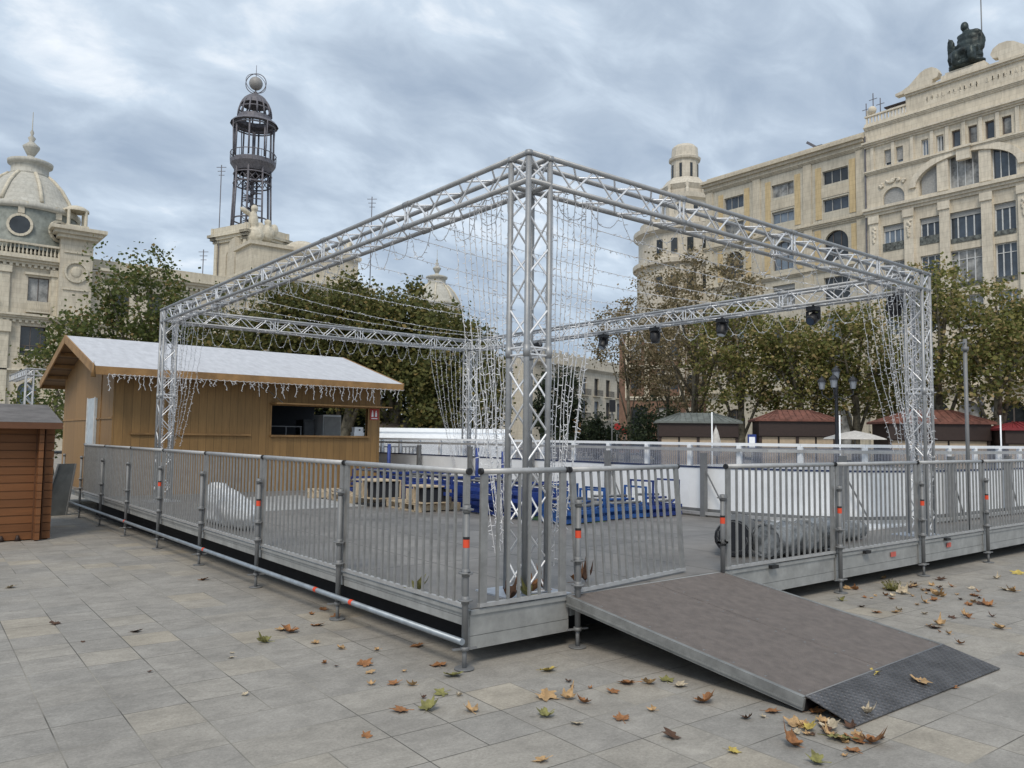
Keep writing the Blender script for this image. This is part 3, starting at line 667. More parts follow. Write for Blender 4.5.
# ------------------------------------------------------------------ wooden market hut
HX0, HX1, HY0, HY1 = 3.71, 9.94, 17.9, 23.5
EX0, EX1, EY0, EY1, RY, RZ_, EZ = 3.23, 10.24, 17.3, 24.1, 20.7, 3.9, 2.98
hut = thing('market_hut', 'mustard brown wooden market hut with a white roof and open serving hatch', 'hut', (6.8, 20.7, DZ))
def roofz(y): return RZ_-(RZ_-EZ)*abs(y-RY)/(RY-EY0)
wt = roofz(HY0)-.06
w = MB()
ox0, ox1, oz0, oz1 = 7.09, 9.59, 1.71, 2.40
w.box(HX0, ox0, HY0, HY0+.06, DZ, wt).box(ox1, HX1, HY0, HY0+.06, DZ, wt).box(ox0, ox1, HY0, HY0+.06, DZ, oz0).box(ox0, ox1, HY0, HY0+.06, oz1, wt)
w.build('front_wall', HUTW, hut)
def gable_poly(x, holes=None): return [(x, HY0+.06, DZ), (x, HY1, DZ), (x, HY1, wt), (x, RY, roofz(RY)-.06), (x, HY0+.06, wt)]
MB().prism(gable_poly(HX0), (.06, 0, 0)).build('gable_wall', HUTG, hut)
# right side wall with its own opening
MB().prism([(HX1-.06, 22, DZ), (HX1-.06, HY1, DZ), (HX1-.06, HY1, wt), (HX1-.06, RY, roofz(RY)-.06), (HX1-.06, HY0+.06, wt), (HX1-.06, HY0+.06, 2.5), (HX1-.06, 22, 2.5)], (.06, 0, 0)).build('right_wall', HUTG, hut)
MB().box(HX1-.06, HX1, HY0+.06, 22, DZ, 1.62).build('right_wall_lower', HUTG, hut)
MB().box(HX0+.06, HX1-.06, HY1-.06, HY1, DZ, wt).build('back_wall', HUTG, hut)
MB().box(HX0-.02, HX0, HY0+1.1, HY0+1.14, DZ, 3.0).box(HX0-.02, HX0, HY0, HY1, 2.0, 2.03).build('wall_batten', HUTT, hut)
MB().box(4.06, 6.6, HY0-.05, HY0, 1.68, 1.72).build('ledge', HUTT, hut)
MB().box(ox0-.03, ox1+.03, HY0-.07, HY0+.12, oz0-.045, oz0).box(ox0-.03, ox0, HY0-.012, HY0+.1, oz0, oz1).box(ox1, ox1+.03, HY0-.012, HY0+.1, oz0, oz1).build('hatch_frame', HUTT, hut)
MB().hexa([(ox0-.05, HY0-.42, oz1+.02), (HX1+.12, HY0-.42, oz1+.02), (HX1+.12, HY0, oz1+.03), (ox0-.05, HY0, oz1+.03), (ox0-.05, HY0-.42, oz1+.05), (HX1+.12, HY0-.42, oz1+.05), (HX1+.12, HY0, oz1+.06), (ox0-.05, HY0, oz1+.06)]).build('raised_hatch', HUTT, hut)
MB().beam((ox0-.2, HY0-.02, oz1+.42), (ox0+.1, HY0-.4, oz1+.05), .012, .012).build('hatch_stay', GALV, hut)
for s, nm_ in ((0, 'front'), (1, 'back')):
    ye = EY0 if s == 0 else EY1; r = MB(); yy = RY
    r.hexa([(EX0, ye, EZ+.0), (EX1, ye, EZ), (EX1, yy, RZ_), (EX0, yy, RZ_), (EX0, ye, EZ+.05), (EX1, ye, EZ+.05), (EX1, yy, RZ_+.05), (EX0, yy, RZ_+.05)]); r.build('roof_slope', ROOFW, hut)
    u = MB(); u.hexa([(EX0+.03, ye+(.03 if s == 0 else -.03), EZ-.03), (EX1-.03, ye+(.03 if s == 0 else -.03), EZ-.03), (EX1-.03, yy, RZ_-.035), (EX0+.03, yy, RZ_-.035), (EX0+.03, ye+(.03 if s == 0 else -.03), EZ-.003), (EX1-.03, ye+(.03 if s == 0 else -.03), EZ-.003), (EX1-.03, yy, RZ_-.003), (EX0+.03, yy, RZ_-.003)]); u.build('roof_boards', HUTU, hut)
    for x in (EX0-.012, EX1+.012):
        MB().beam((x, ye, EZ-.03), (x, yy, RZ_-.03), .03, .18).build('verge_board', HUTT, hut)
    MB().box(EX0, EX1, ye-.03 if s == 0 else ye, ye if s == 0 else ye+.03, EZ-.12, EZ+.045).build('eave_board', HUTT, hut)
    for k in (.25, .5, .75):
        y = ye+(yy-ye)*k; z = EZ+(RZ_-EZ)*k-.09
        MB().beam((EX0+.04, y, z), (HX0, y, z), .05, .08).build('purlin', HUTT, hut)
MB().tube([(EX0-.03, EY0-.04, EZ-.18), (EX0-.03, EY0-.04, EZ+.14)], [.05, .001], 4).build('corner_block', HUTT, hut)
d_ = thing('x', '', '')
bpy.data.objects.remove(d_)
door = MB().box(HX0-.045, HX0-.003, 19.4, 20.25, DZ+.02, 2.48).build('door', mat('white_blue_door', (.50, .56, .60), .5), hut)
MB().box(HX0-.06, HX0-.045, 19.4, 19.46, DZ+.02, 2.5).box(HX0-.06, HX0-.045, 20.2, 20.25, DZ+.02, 2.5).build('door_frame', WFRAME, door)
MB().tube([(HX0-.045, 20.12, 1.45), (HX0-.1, 20.12, 1.45), (HX0-.1, 20.0, 1.45)], .012).build('handle', GALV, door)
sg = MB().box(9.65, 9.90, HY0-.012, HY0-.002, 2.12, 2.40).build('sign', REDSIGN, hut)
sg2 = MB()
for x in (9.72, 9.82):
    sg2.ell((x, HY0-.014, 2.34), .016, .004, .02, 8).hexa([(x-.03, HY0-.016, 2.2), (x+.03, HY0-.016, 2.2), (x+.03, HY0-.012, 2.2), (x-.03, HY0-.012, 2.2), (x-.02, HY0-.016, 2.315), (x+.02, HY0-.016, 2.315), (x+.02, HY0-.012, 2.315), (x-.02, HY0-.012, 2.315)])
sg2.box(9.69, 9.86, HY0-.015, HY0-.012, 2.145, 2.165).build('sign_figures', WHITEP, sg)
# interior of the hut
MB().box(HX0+.08, HX1-.1, 21.6, 21.64, DZ+.02, 3.2).box(HX0+.07, HX1-.07, HY0+.08, HY1-.07, DZ+.005, DZ+.02).box(HX0+.08, HX1-.08, HY0+.08, 21.6, 2.75, 2.78).build('hut_inner_shade', DARKI, hut)  # near-black sheets put the shade inside the hut into colour
t = thing('fridge', 'pale upright fridge inside the wooden hut hatch', 'fridge', (9.1, 19.4, DZ))
MB().box(8.95, 9.45, 19.1, 19.7, DZ+.03, 2.25).build('cabinet', WHITEP, t); MB().box(8.97, 9.43, 19.07, 19.098, DZ+.1, 2.2).build('door', SHUT, t)
t = thing('cabinet', 'grey cabinet in the dark middle of the hut hatch', 'cabinet', (8.5, 19.6, DZ))
MB().box(8.55, 8.85, 19.4, 19.9, DZ+.03, 2.12).build('body', mat('dim_grey', (.1, .11, .12), .6), t)
MB().box(8.57, 8.83, 19.38, 19.398, DZ+.1, 2.05).build('door', mat('dim_grey_door', (.13, .14, .15), .5), t)
t = thing('rack', 'thin metal rack in the left half of the hut hatch', 'rack', (7.6, 18.6, DZ))
MB().beam((7.1, 18.5, 1.92), (8.1, 18.5, 1.92), .02, .02).build('shelf', GALV, t)
for x in (7.12, 7.7, 8.08): MB().box(x-.01, x+.01, 18.49, 18.51, DZ+.02, 1.91).build('leg', GALV, t)
t = thing('coffee_machine', 'white counter machine at the right end of the hut hatch', 'machine', (9.3, 18.15, 1.71))
MB().box(9.28, 9.56, 18.0, 18.2, 1.712, 1.80).box(9.30, 9.54, 18.02, 18.18, 1.80, 1.93).build('body', WHITEP, t)
MB().tube([(9.42, 18.0, 1.86), (9.42, 17.97, 1.86)], .02).build('knob', BLACKP, t)
# icicle lights along the eave
rnd = random.Random(5); mb = MB(); x = EX0+.25; prev = None
while x < EX1-.05:
    L = rnd.choice([.08, .15, .22, .3, .34]) ; y = EY0-.045; z = EZ-.1; pts = [Vector((x, y, z))]
    for k in range(5): pts.append(pts[-1]+Vector((rnd.uniform(-.035, .035), rnd.uniform(-.01, .01), -L/5)))
    mb.tube(pts, .0075, 4, cap=False)
    for p in pts[1:]: mb.tube([p, p+Vector((rnd.uniform(-.04, .04), -.02, rnd.uniform(-.04, .02)))], .006, 3, 1, cap=False)
    x2 = x+rnd.uniform(.07, .16); mb.tube([(x, y, z), ((x+x2)/2, y, z-.02), (x2, y, z)], .006, 4, cap=False); x = x2
tag(mb.build('icicle_lights', [WIRE, BULB]), 'white icicle lights hanging from the eave of the wooden hut', 'light garland')

# ------------------------------------------------------------------ log kiosk at the left edge
kz = gz(2.3, 15.4)
k_ = thing('log_kiosk', 'small orange brown log kiosk with a grey felt roof at the left edge', 'kiosk', (1, 16.2, kz))
lw = MB(); n_l = 14
for i in range(n_l):
    z0 = kz+.02+i*.135
    lw.box(-1.6, 2.05, 15.45, 15.52, z0, z0+.128); lw.box(2.2, 2.32, 15.43, 15.54, z0, z0+.128)
    lw.box(2.07, 2.14, 15.25, 18.2, z0, z0+.128)
    lw.box(-1.6, 2.3, 18.1, 18.17, z0, z0+.128); lw.box(-1.6, -1.53, 15.3, 18.2, z0, z0+.128)
lw.box(-1.6, 2.3, 15.515, 15.525, kz, kz+1.9)
lw.build('log_wall', LOGW, k_)
MB().box(2.05, 2.075, 15.42, 15.46, kz, kz+1.9).box(2.18, 2.2, 15.43, 15.5, kz, kz+1.9).build('corner_strip', mat('dark_kiosk_wood', (.12, .05, .02), .8), k_)
for s in (0, 1):
    ye = 15.12 if s == 0 else 18.5; y = 16.8
    MB().hexa([(-1.9, ye, kz+1.92), (2.38, ye, kz+1.92), (2.38, y, kz+2.26), (-1.9, y, kz+2.26), (-1.9, ye, kz+1.97), (2.38, ye, kz+1.97), (2.38, y, kz+2.31), (-1.9, y, kz+2.31)]).build('roof_slope', RUBBLE, k_)
    MB().box(-1.9, 2.38, ye-.02 if s == 0 else ye, ye if s == 0 else ye+.02, kz+1.86, kz+1.965).build('eave_board', mat('red_brown_board', (.13, .055, .025), .7), k_)
MB().prism([(2.1, 15.4, kz+1.9), (2.1, 18.1, kz+1.9), (2.1, 16.8, kz+2.24)], (.04, 0, 0)).build('gable', LOGW, k_)
for x in (1.62, 1.85):
    MB().tube([(x, 15.41, kz), (x, 15.41, kz+.1)], [.05, .02], 6).build('roof_foot', KIOSKB, k_)
# leaning panels and mesh between the kiosk and the hut
for (x0, y0, x1, lab, z1, w_) in ((2.85, 20.2, 3.15, 'dark grey board leaning against the end of the platform', 1.0, .5), (2.7, 22.0, 2.75, 'grey mesh fence panel standing behind the leaning board', 1.5, .5)):
    g0 = gz(x0, y0); t = thing('leaning_board', lab, 'board', (x0, y0, g0))
    MB().hexa([(x0, y0, g0), (x0+w_, y0+.1, g0), (x0+w_, y0+.15, g0), (x0, y0+.05, g0), (x1, y0+.05, z1), (x1+w_*.7, y0+.15, z1), (x1+w_*.7, y0+.2, z1), (x1, y0+.1, z1)]).build('board', mat('dark_grey_board', (.10, .11, .115), .7), t)
    MB().beam((x0-.01, y0-.01, g0), (x1-.01, y0+.04, z1), .03, .03).beam((x0+w_, y0+.09, g0), (x1+w_*.7, y0+.14, z1), .03, .03).build('edge_frame', GALV, t)

# ------------------------------------------------------------------ things on the deck
def organic(name, blobs, m_, vox, label=None, cat=None, parent=None, disp=0., dscale=.3, loc=(0, 0, 0), group=None):
    mb = MB()
    for c, r, *rot in blobs: mb.ell(c, *r, n=12, rot=(rot[0] if rot else None))
    o = mb.build(name, m_, parent)
    rm = o.modifiers.new('r', 'REMESH'); rm.mode = 'VOXEL'; rm.voxel_size = vox; rm.use_smooth_shade = True
    if disp:
        tx = bpy.data.textures.new(name+'_t', 'CLOUDS'); tx.noise_scale = dscale; tx.noise_depth = 3
        dm = o.modifiers.new('d', 'DISPLACE'); dm.texture = tx; dm.strength = disp; dm.texture_coords = 'GLOBAL'
    if label: tag(o, label, cat, group)
    return o
b_ = organic('wrapped_bundle', [((4.0, 12.1, .72), (.24, .25, .27)), ((4.0, 11.75, .68), (.25, .4, .25)), ((3.97, 11.25, .63), (.25, .45, .23)), ((3.93, 10.8, .6), (.2, .35, .17)), ((3.98, 11.6, .50), (.24, .85, .11))], CLOTH, .025, 'bulky bundle wrapped in white plastic behind the left railing', 'bundle', disp=.09, dscale=.16)
def wrapped_roll(a, b, r, lab, mats, end, n_=16):
    a = Vector(a); b = Vector(b); t = thing('wrapped_roll', lab, 'roll', tuple(a))
    mb = MB(); rnd = random.Random(int(r*1000)); pts = [a+(b-a)*k/n_ for k in range(n_+1)]
    vs = []; N = 20; d = (b-a).normalized(); s_ = d.cross(Z).normalized(); q = s_.cross(d)
    for i, p in enumerate(pts):
        for k in range(N):
            an = 2*PI*k/N; rr = r*(1+mats[1]*noise.noise(Vector((math.cos(an)*2, math.sin(an)*2, i*.8))+Vector((r*50, 0, 0))))
            if i in (0, n_): rr *= .96
            vs.append(p+(s_*math.cos(an)+q*math.sin(an)*.92)*rr)
    fs = [(i*N+k, i*N+(k+1) % N, (i+1)*N+(k+1) % N, (i+1)*N+k) for i in range(n_) for k in range(N)]
    mb.add(vs, fs, 0, True); mb.build('roll', mats[0], t)
    e_ = MB().tube([a+d*.05, a-d*.004], r*.93, 16)
    for k in range(16): an = 2*PI*k/16; e_.tube([a-d*.003+(s_*math.cos(an+j*.5)+q*math.sin(an+j*.5))*r*(.9-.05*k*(j+1)/6) for j in range(2)], .006, 3, 1)
    e_.build('rolled_end', end, t); MB().tube([b, b+d*.005], r*.92, 16).build('back_end', end[0], t)
wrapped_roll((7.50, 5.42, DZ+.215), (8.35, 5.95, DZ+.215), .215, 'dark grey carpet roll with its open end facing the ramp', (CARPET, .03), [DARKI, CARPET])
wrapped_roll((7.72, 5.16, DZ+.2), (9.05, 5.2, DZ+.2), .2, 'roll wrapped in crumpled clear plastic lying behind the right railing', (CLEARW, .28), [CLEARW, CARPET])
wrapped_roll((9.3, 5.5, DZ+.13), (10.4, 5.5, DZ+.13), .13, 'second plastic wrapped roll lying at the back by the rink handrail', (CLEARW, .2), [CLEARW, CARPET])

# blue steel frames
def blue_frame(loc, L, Wd, H, rz, lab, m_, uprights=2):
    t = thing('blue_steel_frame', lab, 'steel frame', loc, rz, 'blue steel frames stacked on the platform')
    for k, z in enumerate((.05, .17)):
        for y in (-Wd/2, Wd/2): MB().beam((-L/2, y, z), (L/2, y, z), .05, .06).build('side_rail', m_, t, False)
    for k in range(5):
        x = -L/2+.03+(L-.06)*k/4; MB().box(x-.025, x+.025, -Wd/2+.03, Wd/2-.03, .03, .2).build('cross_member', m_, t, False)
    for k in range(uprights):
        x = -L/2+.06+(L-.12)*k/max(1, uprights-1)
        u = MB(); u.box(x-.014, x+.014, -Wd/2-.014, -Wd/2+.014, .2, H); u.box(x-.014, x+.014, Wd/2-.014, Wd/2+.014, .2, H); u.box(x-.014, x+.014, -Wd/2+.014, Wd/2-.014, H-.03, H)
        u.beam((x, -Wd/2, H*.55), (x+(.25 if k == 0 else -.25), -Wd/2, .2), .02, .02); u.build('upright', m_, t, False)
    for k in range(3):
        MB().tube([(-L/2+.1, -Wd/3+k*Wd/3, .26+.05*k), (L/2-.1, -Wd/3+k*Wd/3, .26+.04*k)], .022, 8).build('pipe', GALV if k != 1 else m_, t, False)
    return t
fr_ = [((8.55, 9.15, DZ), 1.0, .5, .5, .1, 'bright blue low steel frame behind the open gate, left of three', BLUE2), ((9.6, 9.25, DZ), 1.0, .5, .52, -.05, 'bright blue low steel frame behind the open gate, middle of three', BLUE2), ((10.5, 9.2, DZ), .8, .5, .62, .02, 'blue steel frame with a tall hoop beside the rink, right of three', BLUE),
       ((8.5, 10.7, DZ), 1.5, .9, .48, 1.5, 'blue steel frame stacked behind the corner truss column', BLUE), ((9.4, 11.2, DZ), 1.6, .9, .5, 1.6, 'blue steel frame between the stack and the rink', BLUE2), ((8.6, 12.6, DZ), 1.7, .9, .6, 1.55, 'blue steel frame with pipes in the middle of the platform', BLUE), ((9.6, 13.4, DZ), 1.7, .9, .55, 1.5, 'hooped blue steel frame near the hut corner', BLUE), ((8.3, 14.9, DZ), 1.6, .9, .7, 1.6, 'blue steel frame nearest the serving hatch', BLUE)]
for bx_, by_, bz_, lb_ in ((8.15, 14.2, .26, 'blue steel frame stacked on the one nearest the serving hatch'), (8.2, 12.2, .26, 'upper blue steel frame stacked in the middle of the platform'), (8.3, 10.3, .26, 'upper blue steel frame stacked behind the corner truss column')):
    blue_frame((bx_, by_, DZ+bz_), 1.7, .85, .36, 1.57, lb_, BLUE)
for f_ in fr_: blue_frame(f_[0], f_[1], f_[2], f_[3], f_[4], f_[5], f_[6])
for (x, y, h, lab) in ((8.0, 14.0, 1.15, 'thin blue upright pole before the hut wall'), (9.1, 12.5, 1.1, 'thick blue upright pole beside the hut corner'), (9.35, 12.0, 1.05, 'thin blue upright pole right of the thick one')):
    t = thing('blue_pole', lab, 'pole', (x, y, DZ)); MB().tube([(x, y, DZ), (x, y, DZ+h)], .035).build('tube', BLUE, t); MB().box(x-.1, x+.1, y-.1, y+.1, DZ, DZ+.015).build('foot', BLUE, t)
def pallet(loc, rz, lab):
    t = thing('wooden_pallet', lab, 'pallet', loc, rz, 'pale wooden pallets on the platform')
    for k in range(7): y = -.4+.8*k/6; MB().box(-.6, .6, y-.045, y+.045, .12, .142).build('top_board', WOODP, t, False)
    for x in (-.55, 0, .55): MB().box(x-.05, x+.05, -.44, .44, .022, .12).build('bearer', WOODP, t, False)
    for y in (-.38, 0, .38): MB().box(-.6, .6, y-.05, y+.05, 0, .022).build('bottom_board', WOODP, t, False)
pallet((7.75, 12.3, DZ), 1.5, 'pale wooden pallet lying before the blue frames'); pallet((7.6, 14.4, DZ), 1.4, 'pale wooden pallet under the serving hatch')
pallet((7.55, 15.8, DZ), 1.2, 'farthest pale wooden pallet by the hut wall')
for (x, y, lab, w_, h_) in ((7.35, 13.3, 'pale plywood box with dark open side between the blue frames', .8, .34), (7.6, 11.9, 'low pale plywood box beside a dark one', .6, .3)):
    t = thing('plywood_box', lab, 'box', (x, y, DZ)); z = DZ+.15
    MB().box(x-.3, x+.3, y-w_/2, y+w_/2, z, z+.02).box(x-.3, x+.3, y-w_/2, y+w_/2, z+h_-.02, z+h_).box(x+.28, x+.3, y-w_/2, y+w_/2, z+.02, z+h_-.02).box(x-.3, x+.28, y-.01, y+.01, z+.02, z+h_-.02).build('shell', WOODP, t)
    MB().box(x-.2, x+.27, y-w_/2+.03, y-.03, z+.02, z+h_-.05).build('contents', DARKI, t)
    MB().box(x-.29, x-.27, y+.05, y+w_/2-.03, z+.04, z+h_-.06).build('front_board', WOODP, t)
tag(MB().box(8.2, 9.0, 8.9, 11.6, DZ+.002, DZ+.008).build('green_mat', GREENM), 'strip of green matting under the blue frames', 'mat')
tag(MB().box(5.2, 7.1, 13.2, 16.3, DZ+.002, DZ+.012).build('floor_board', mat('pale_board', (.42, .42, .41), .6)), 'pale flat sheets lying on the deck behind the left railing', 'boards')

# ------------------------------------------------------------------ buildings
def frame_fn(O, U, N):
    O = Vector(O); U = Vector(U).normalized(); N = Vector(N).normalized()
    return lambda u, z, n_: O+U*u+N*n_+Z*z
def bx(mb, P, u0, u1, z0, z1, n0, n1, mi=0):
    p = [P(u0, z0, n0), P(u1, z0, n0), P(u1, z0, n1), P(u0, z0, n1), P(u0, z1, n0), P(u1, z1, n0), P(u1, z1, n1), P(u0, z1, n1)]
    return mb.hexa(p, mi)
def wall_with_holes(P, u0, u1, z0, z1, ops, thick=.5):
    mb = MB(); us = sorted(set([u0, u1]+[o[0] for o in ops]+[o[1] for o in ops])); zs = sorted(set([z0, z1]+[o[2] for o in ops]+[o[3] for o in ops]))
    us = [u for u in us if u0 <= u <= u1]; zs = [z for z in zs if z0 <= z <= z1]
    for za, zb_ in zip(zs[:-1], zs[1:]):
        st = None
        for ua, ub in zip(us[:-1], us[1:]):
            um, zm = (ua+ub)/2, (za+zb_)/2; hole = any(o[0] < um < o[1] and o[2] < zm < o[3] for o in ops)
            if hole:
                if st is not None: bx(mb, P, st, ua, za, zb_, -thick, 0); st = None
            elif st is None: st = ua
        if st is not None: bx(mb, P, st, u1, za, zb_, -thick, 0)
    for o in ops:
        if len(o) > 4 and 'arch' in o[4]:
            a, b, c, d = o[:4]; h = (b-a)/2 if 'flat' not in o[4] else (d-c)*.62; h = min(h, d-c); cu_ = (a+b)/2; ru = (b-a)/2
            for sgn in (-1, 1):
                pts = [(cu_+sgn*ru, d)]; K = 10
                for k in range(K+1):
                    an = PI/2*k/K; pts.append((cu_+sgn*ru*math.cos(an), d-h+h*math.sin(an)))
                if sgn > 0: pts = pts[::-1]
                front = [P(u, z, -.001) for u, z in pts]; dv = P(0, 0, -thick)-P(0, 0, -.001); mb.prism(front, dv)
    return mb
GL1 = mat('glass_with_curtain', (.30, .30, .29), .3, 0, .5, 1.2, spec=.6); GL2 = mat('glass_reflecting_sky', (.16, .20, .25), .05, 0, .3, .5, spec=1.)
wrnd = random.Random(77)
def window(root, P, a, b, c, d, mull=2, frame=WFRAME, glass=GLASS, trans=None, blind=0, rec=-.3, name='window', fw_=.07):
    q_ = wrnd.random(); g0_ = glass
    if q_ < .16: glass = GL1
    elif q_ < .4: glass = GL2
    elif q_ < .5: glass = GLASSB
    if not blind and g0_ is not GLASSB and wrnd.random() < .3: blind = wrnd.choice([.2, .3, .45])
    mb = MB()
    bx(mb, P, a, b, c, c+fw_, rec, rec+.06); bx(mb, P, a, b, d-fw_, d, rec, rec+.06); bx(mb, P, a, a+fw_, c+fw_, d-fw_, rec, rec+.06); bx(mb, P, b-fw_, b, c+fw_, d-fw_, rec, rec+.06)
    for k in range(1, mull):
        u = a+(b-a)*k/mull; bx(mb, P, u-fw_/2, u+fw_/2, c+fw_, d-fw_, rec, rec+.05)
    if trans: z = c+(d-c)*trans; bx(mb, P, a+fw_, b-fw_, z-.03, z+.03, rec+.005, rec+.055)
    w_ = mb.build(name, frame, root)
    g_ = MB(); bx(g_, P, a+.02, b-.02, c+.02, d-.02, rec-.05, rec-.01); g_.build('pane', glass, w_)
    if blind:
        s_ = MB(); nsl = max(3, int((d-c)*blind/.16)); zz = d-(d-c)*blind
        for k in range(nsl): z = zz+(d-zz)*k/nsl; bx(s_, P, a+.03, b-.03, z+.01, z+(d-zz)/nsl, rec+.06, rec+.1)
        s_.build('shutter', SHUT, w_)
    return w_
def cornice(root, P, u0, u1, z, h, out, m_, steps=3, name='cornice', dent=0):
    mb = MB()
    for k in range(steps):
        o = out*(k+1)/steps; bx(mb, P, u0-o*.3, u1+o*.3, z+h*k/steps, z+h*(k+1)/steps+(.0 if k < steps-1 else 0), -.1, o)
    if dent:
        u = u0
        while u < u1: bx(mb, P, u, u+dent*.5, z-h*.35, z-.002, .0, out*.4); u += dent
    return mb.build(name, m_, root)
def balcony(root, P, a, b, z, out=.5, h=1.0, m_=IRON, slab=None, solid=False):
    mb = MB(); bx(mb, P, a-.1, b+.1, z-.12, z, .0, out, 1)
    bx(mb, P, a-.1, b+.1, z+h-.05, z+h, out-.06, out)
    nb = int((b-a+.2)/.14)
    for k in range(nb+1):
        u = a-.1+(b-a+.2)*k/nb; bx(mb, P, u-.018, u+.018, z, z+h-.05, out-.05, out-.02)
    return mb.build('balcony', [m_, slab or CREAMT], root)

# --- right: cream bank-like building ---
XB = 72.38
P = frame_fn((XB, 0, 0), (0, -1, 0), (-1, 0, 0))     # u = -Y
def U_(y): return -y
cb = thing('corner_office_building', 'tall cream stone building with a great arched window and a bronze statue on its parapet', 'building', (XB, 24, 0))
Pc = P
ops = []; wins = []
def addw(ya, yb, z0, z1, kind='', **kw): ops.append((-ya, -yb, z0, z1, kind)); wins.append(((-ya, -yb, z0, z1), kw))
for y, w_ in ((35.2, .65), (34.1, .65)): addw(y, y-w_, 27.65, 29.15, mull=1, blind=.8)
for y in (31.8, 30.5): addw(y, y-.62, 27.65, 29.15, mull=2, trans=.0)
for y in (29.2, 27.85, 26.5, 25.2, 22.6, 21.4): addw(y, y-.72, 27.65, 29.2, mull=1, frame=DFRAME)
addw(35.4, 33.4, 23.95, 25.45, 'arch', mull=1, blind=1.)
# big segmental arch: three lights
ops.append((-32.15, -24.2, 24.05, 27.0, 'flatarch'))
for y in ((35.45, 33.4), (32.1, 30.35)):
    addw(y[0], y[1], 19.5, 21.95, mull=3 if y[0] < 33 else 4, blind=.22); addw(y[0], y[1], 15.6, 18.5, mull=3, trans=.7); addw(y[0], y[1], 11.6, 14.4, mull=3, trans=.7); addw(y[0], y[1], 7.4, 10.2, mull=3, trans=.7)
for y in ((29.6, 27.0), (26.0, 24.35), (23.0, 21.0), (19.8, 17.8)):
    for z in (19.5, 15.6, 11.6, 7.4): addw(y[0], y[1], z, z+(2.4 if z > 19 else 2.9), mull=4 if y[0] > 29 else 3, trans=.72 if z < 19 else None, blind=.2 if z > 19 else 0)
for y in (35.3, 31.9, 29.4, 26, 22.5, 19): addw(y, y-1.9, 1.0, 5.4, 'arch', mull=2, frame=DFRAME, glass=GLASSB)
wall_with_holes(P, -37.0, -14, 0, 31.9, ops).build('facade', CREAM, cb)
for r_, kw in wins: window(cb, P, *r_, fw_=.1, **kw)
# arch lights
for (ya, yb, h, bl, mu) in ((32.0, 30.5, 2.9, 1., 1), (29.55, 27.05, 2.9, 0, 4), (26.1, 24.3, 2.9, 0, 3)):
    window(cb, P, -ya, -yb, 24.1, 24.1+h, mull=mu, blind=bl, rec=-.42)
mb = MB()
for ya, yb in ((30.5, 29.55), (27.05, 26.1)):
    mb = MB(); bx(mb, P, -ya, -yb, 24.05, 26.8, -.45, .06); mb.build('arch_mullion', CREAMT, cb)
mb = MB(); K = 22; pr = None
for k in range(K+1):
    a = PI*k/K; cu_, ru, h0, h1 = -28.175, 4.15, 1.95, 24.9
    uu, zz = cu_-math.cos(a)*ru, h1+math.sin(a)*(h0+.12); u_o, z_o = cu_-math.cos(a)*(ru+.6), h1+math.sin(a)*(h0+.75)
    cur = (P(uu, zz, 0), P(u_o, z_o, 0), P(uu, zz, .22), P(u_o, z_o, .16))
    if pr: mb.hexa([pr[0], pr[1], cur[1], cur[0], pr[2], pr[3], cur[3], cur[2]])
    pr = cur
mb.build('arch_moulding', CREAMT, cb)
ks = MB(); bx(ks, P, -28.7, -27.6, 26.3, 27.3, 0, .45); bx(ks, P, -28.85, -27.45, 27.3, 27.5, 0, .6); ks.build('keystone', CREAMT, cb)
orr = random.Random(31)
for nm2, cy2, spread, n2_, f2 in (('arch_carving', -27.0, 1.3, 26, lambda d: 27.3-.16*d*d), ('arch_carving', -29.5, 1.3, 26, lambda d: 27.25-.16*d*d), ('small_arch_carving', -34.4, 1.3, 24, lambda d: 26.1-.25*d*d)):
    bl = []
    for _ in range(n2_):
        d = orr.uniform(-spread, spread); bl.append((tuple(P(cy2+d, f2(d)+orr.uniform(-.18, .18), .08)), (.1, orr.uniform(.08, .2), orr.uniform(.07, .16))))
    organic(nm2, bl, CREAMT, .055, parent=cb)
for z, h, o in ((29.75, .5, .5), (27.1, .35, .3), (23.05, .75, .55), (31.5, .35, .25), (6.2, .5, .5)):
    cornice(cb, P, -37.0, -14, z, h, o, CREAMT, name='cornice')
for y in (36.2, 33.0, 29.9, 26.5, 23.7, 20.5, 17.2):
    m1 = MB(); bx(m1, P, -y-.42, -y+.42, 7, 23.0, 0, .22); bx(m1, P, -y-.5, -y+.5, 22.3, 23.0, .22, .34); m1.build('pilaster', CREAMT, cb)
for y in (36.2, 33.0, 23.7): organic('carved_swag', [(tuple(P(-y+orr.uniform(-.25, .25)*(1-k/14), 21.9-.11*k, .24)), (.1, .13, .1)) for k in range(14)], CREAMT, .05, parent=cb)
for ya in (35.45, 32.1, 29.6, 26.0):
    yb = {35.45: 33.4, 32.1: 30.35, 29.6: 27.0, 26.0: 24.35}[ya]
    for z in (19.5, 15.6): mb = MB(); bx(mb, P, -ya, -yb, z-.35 if ya < 30 else z, z+.05 if ya < 30 else z+.75, -.05, .05); mb.build('window_guard', mat('patterned_iron', (.13, .14, .13), .7, 0, .6, 4), cb)
for y in (36.3, 34.33, 32.6, 30.84, 29.54, 28.17, 26.82, 25.49, 24.0, 23.2):
    m1 = MB(); bx(m1, P, -y-.15, -y+.15, 27.46, 29.7, 0, .14); m1.build('attic_pier', CREAMT, cb)
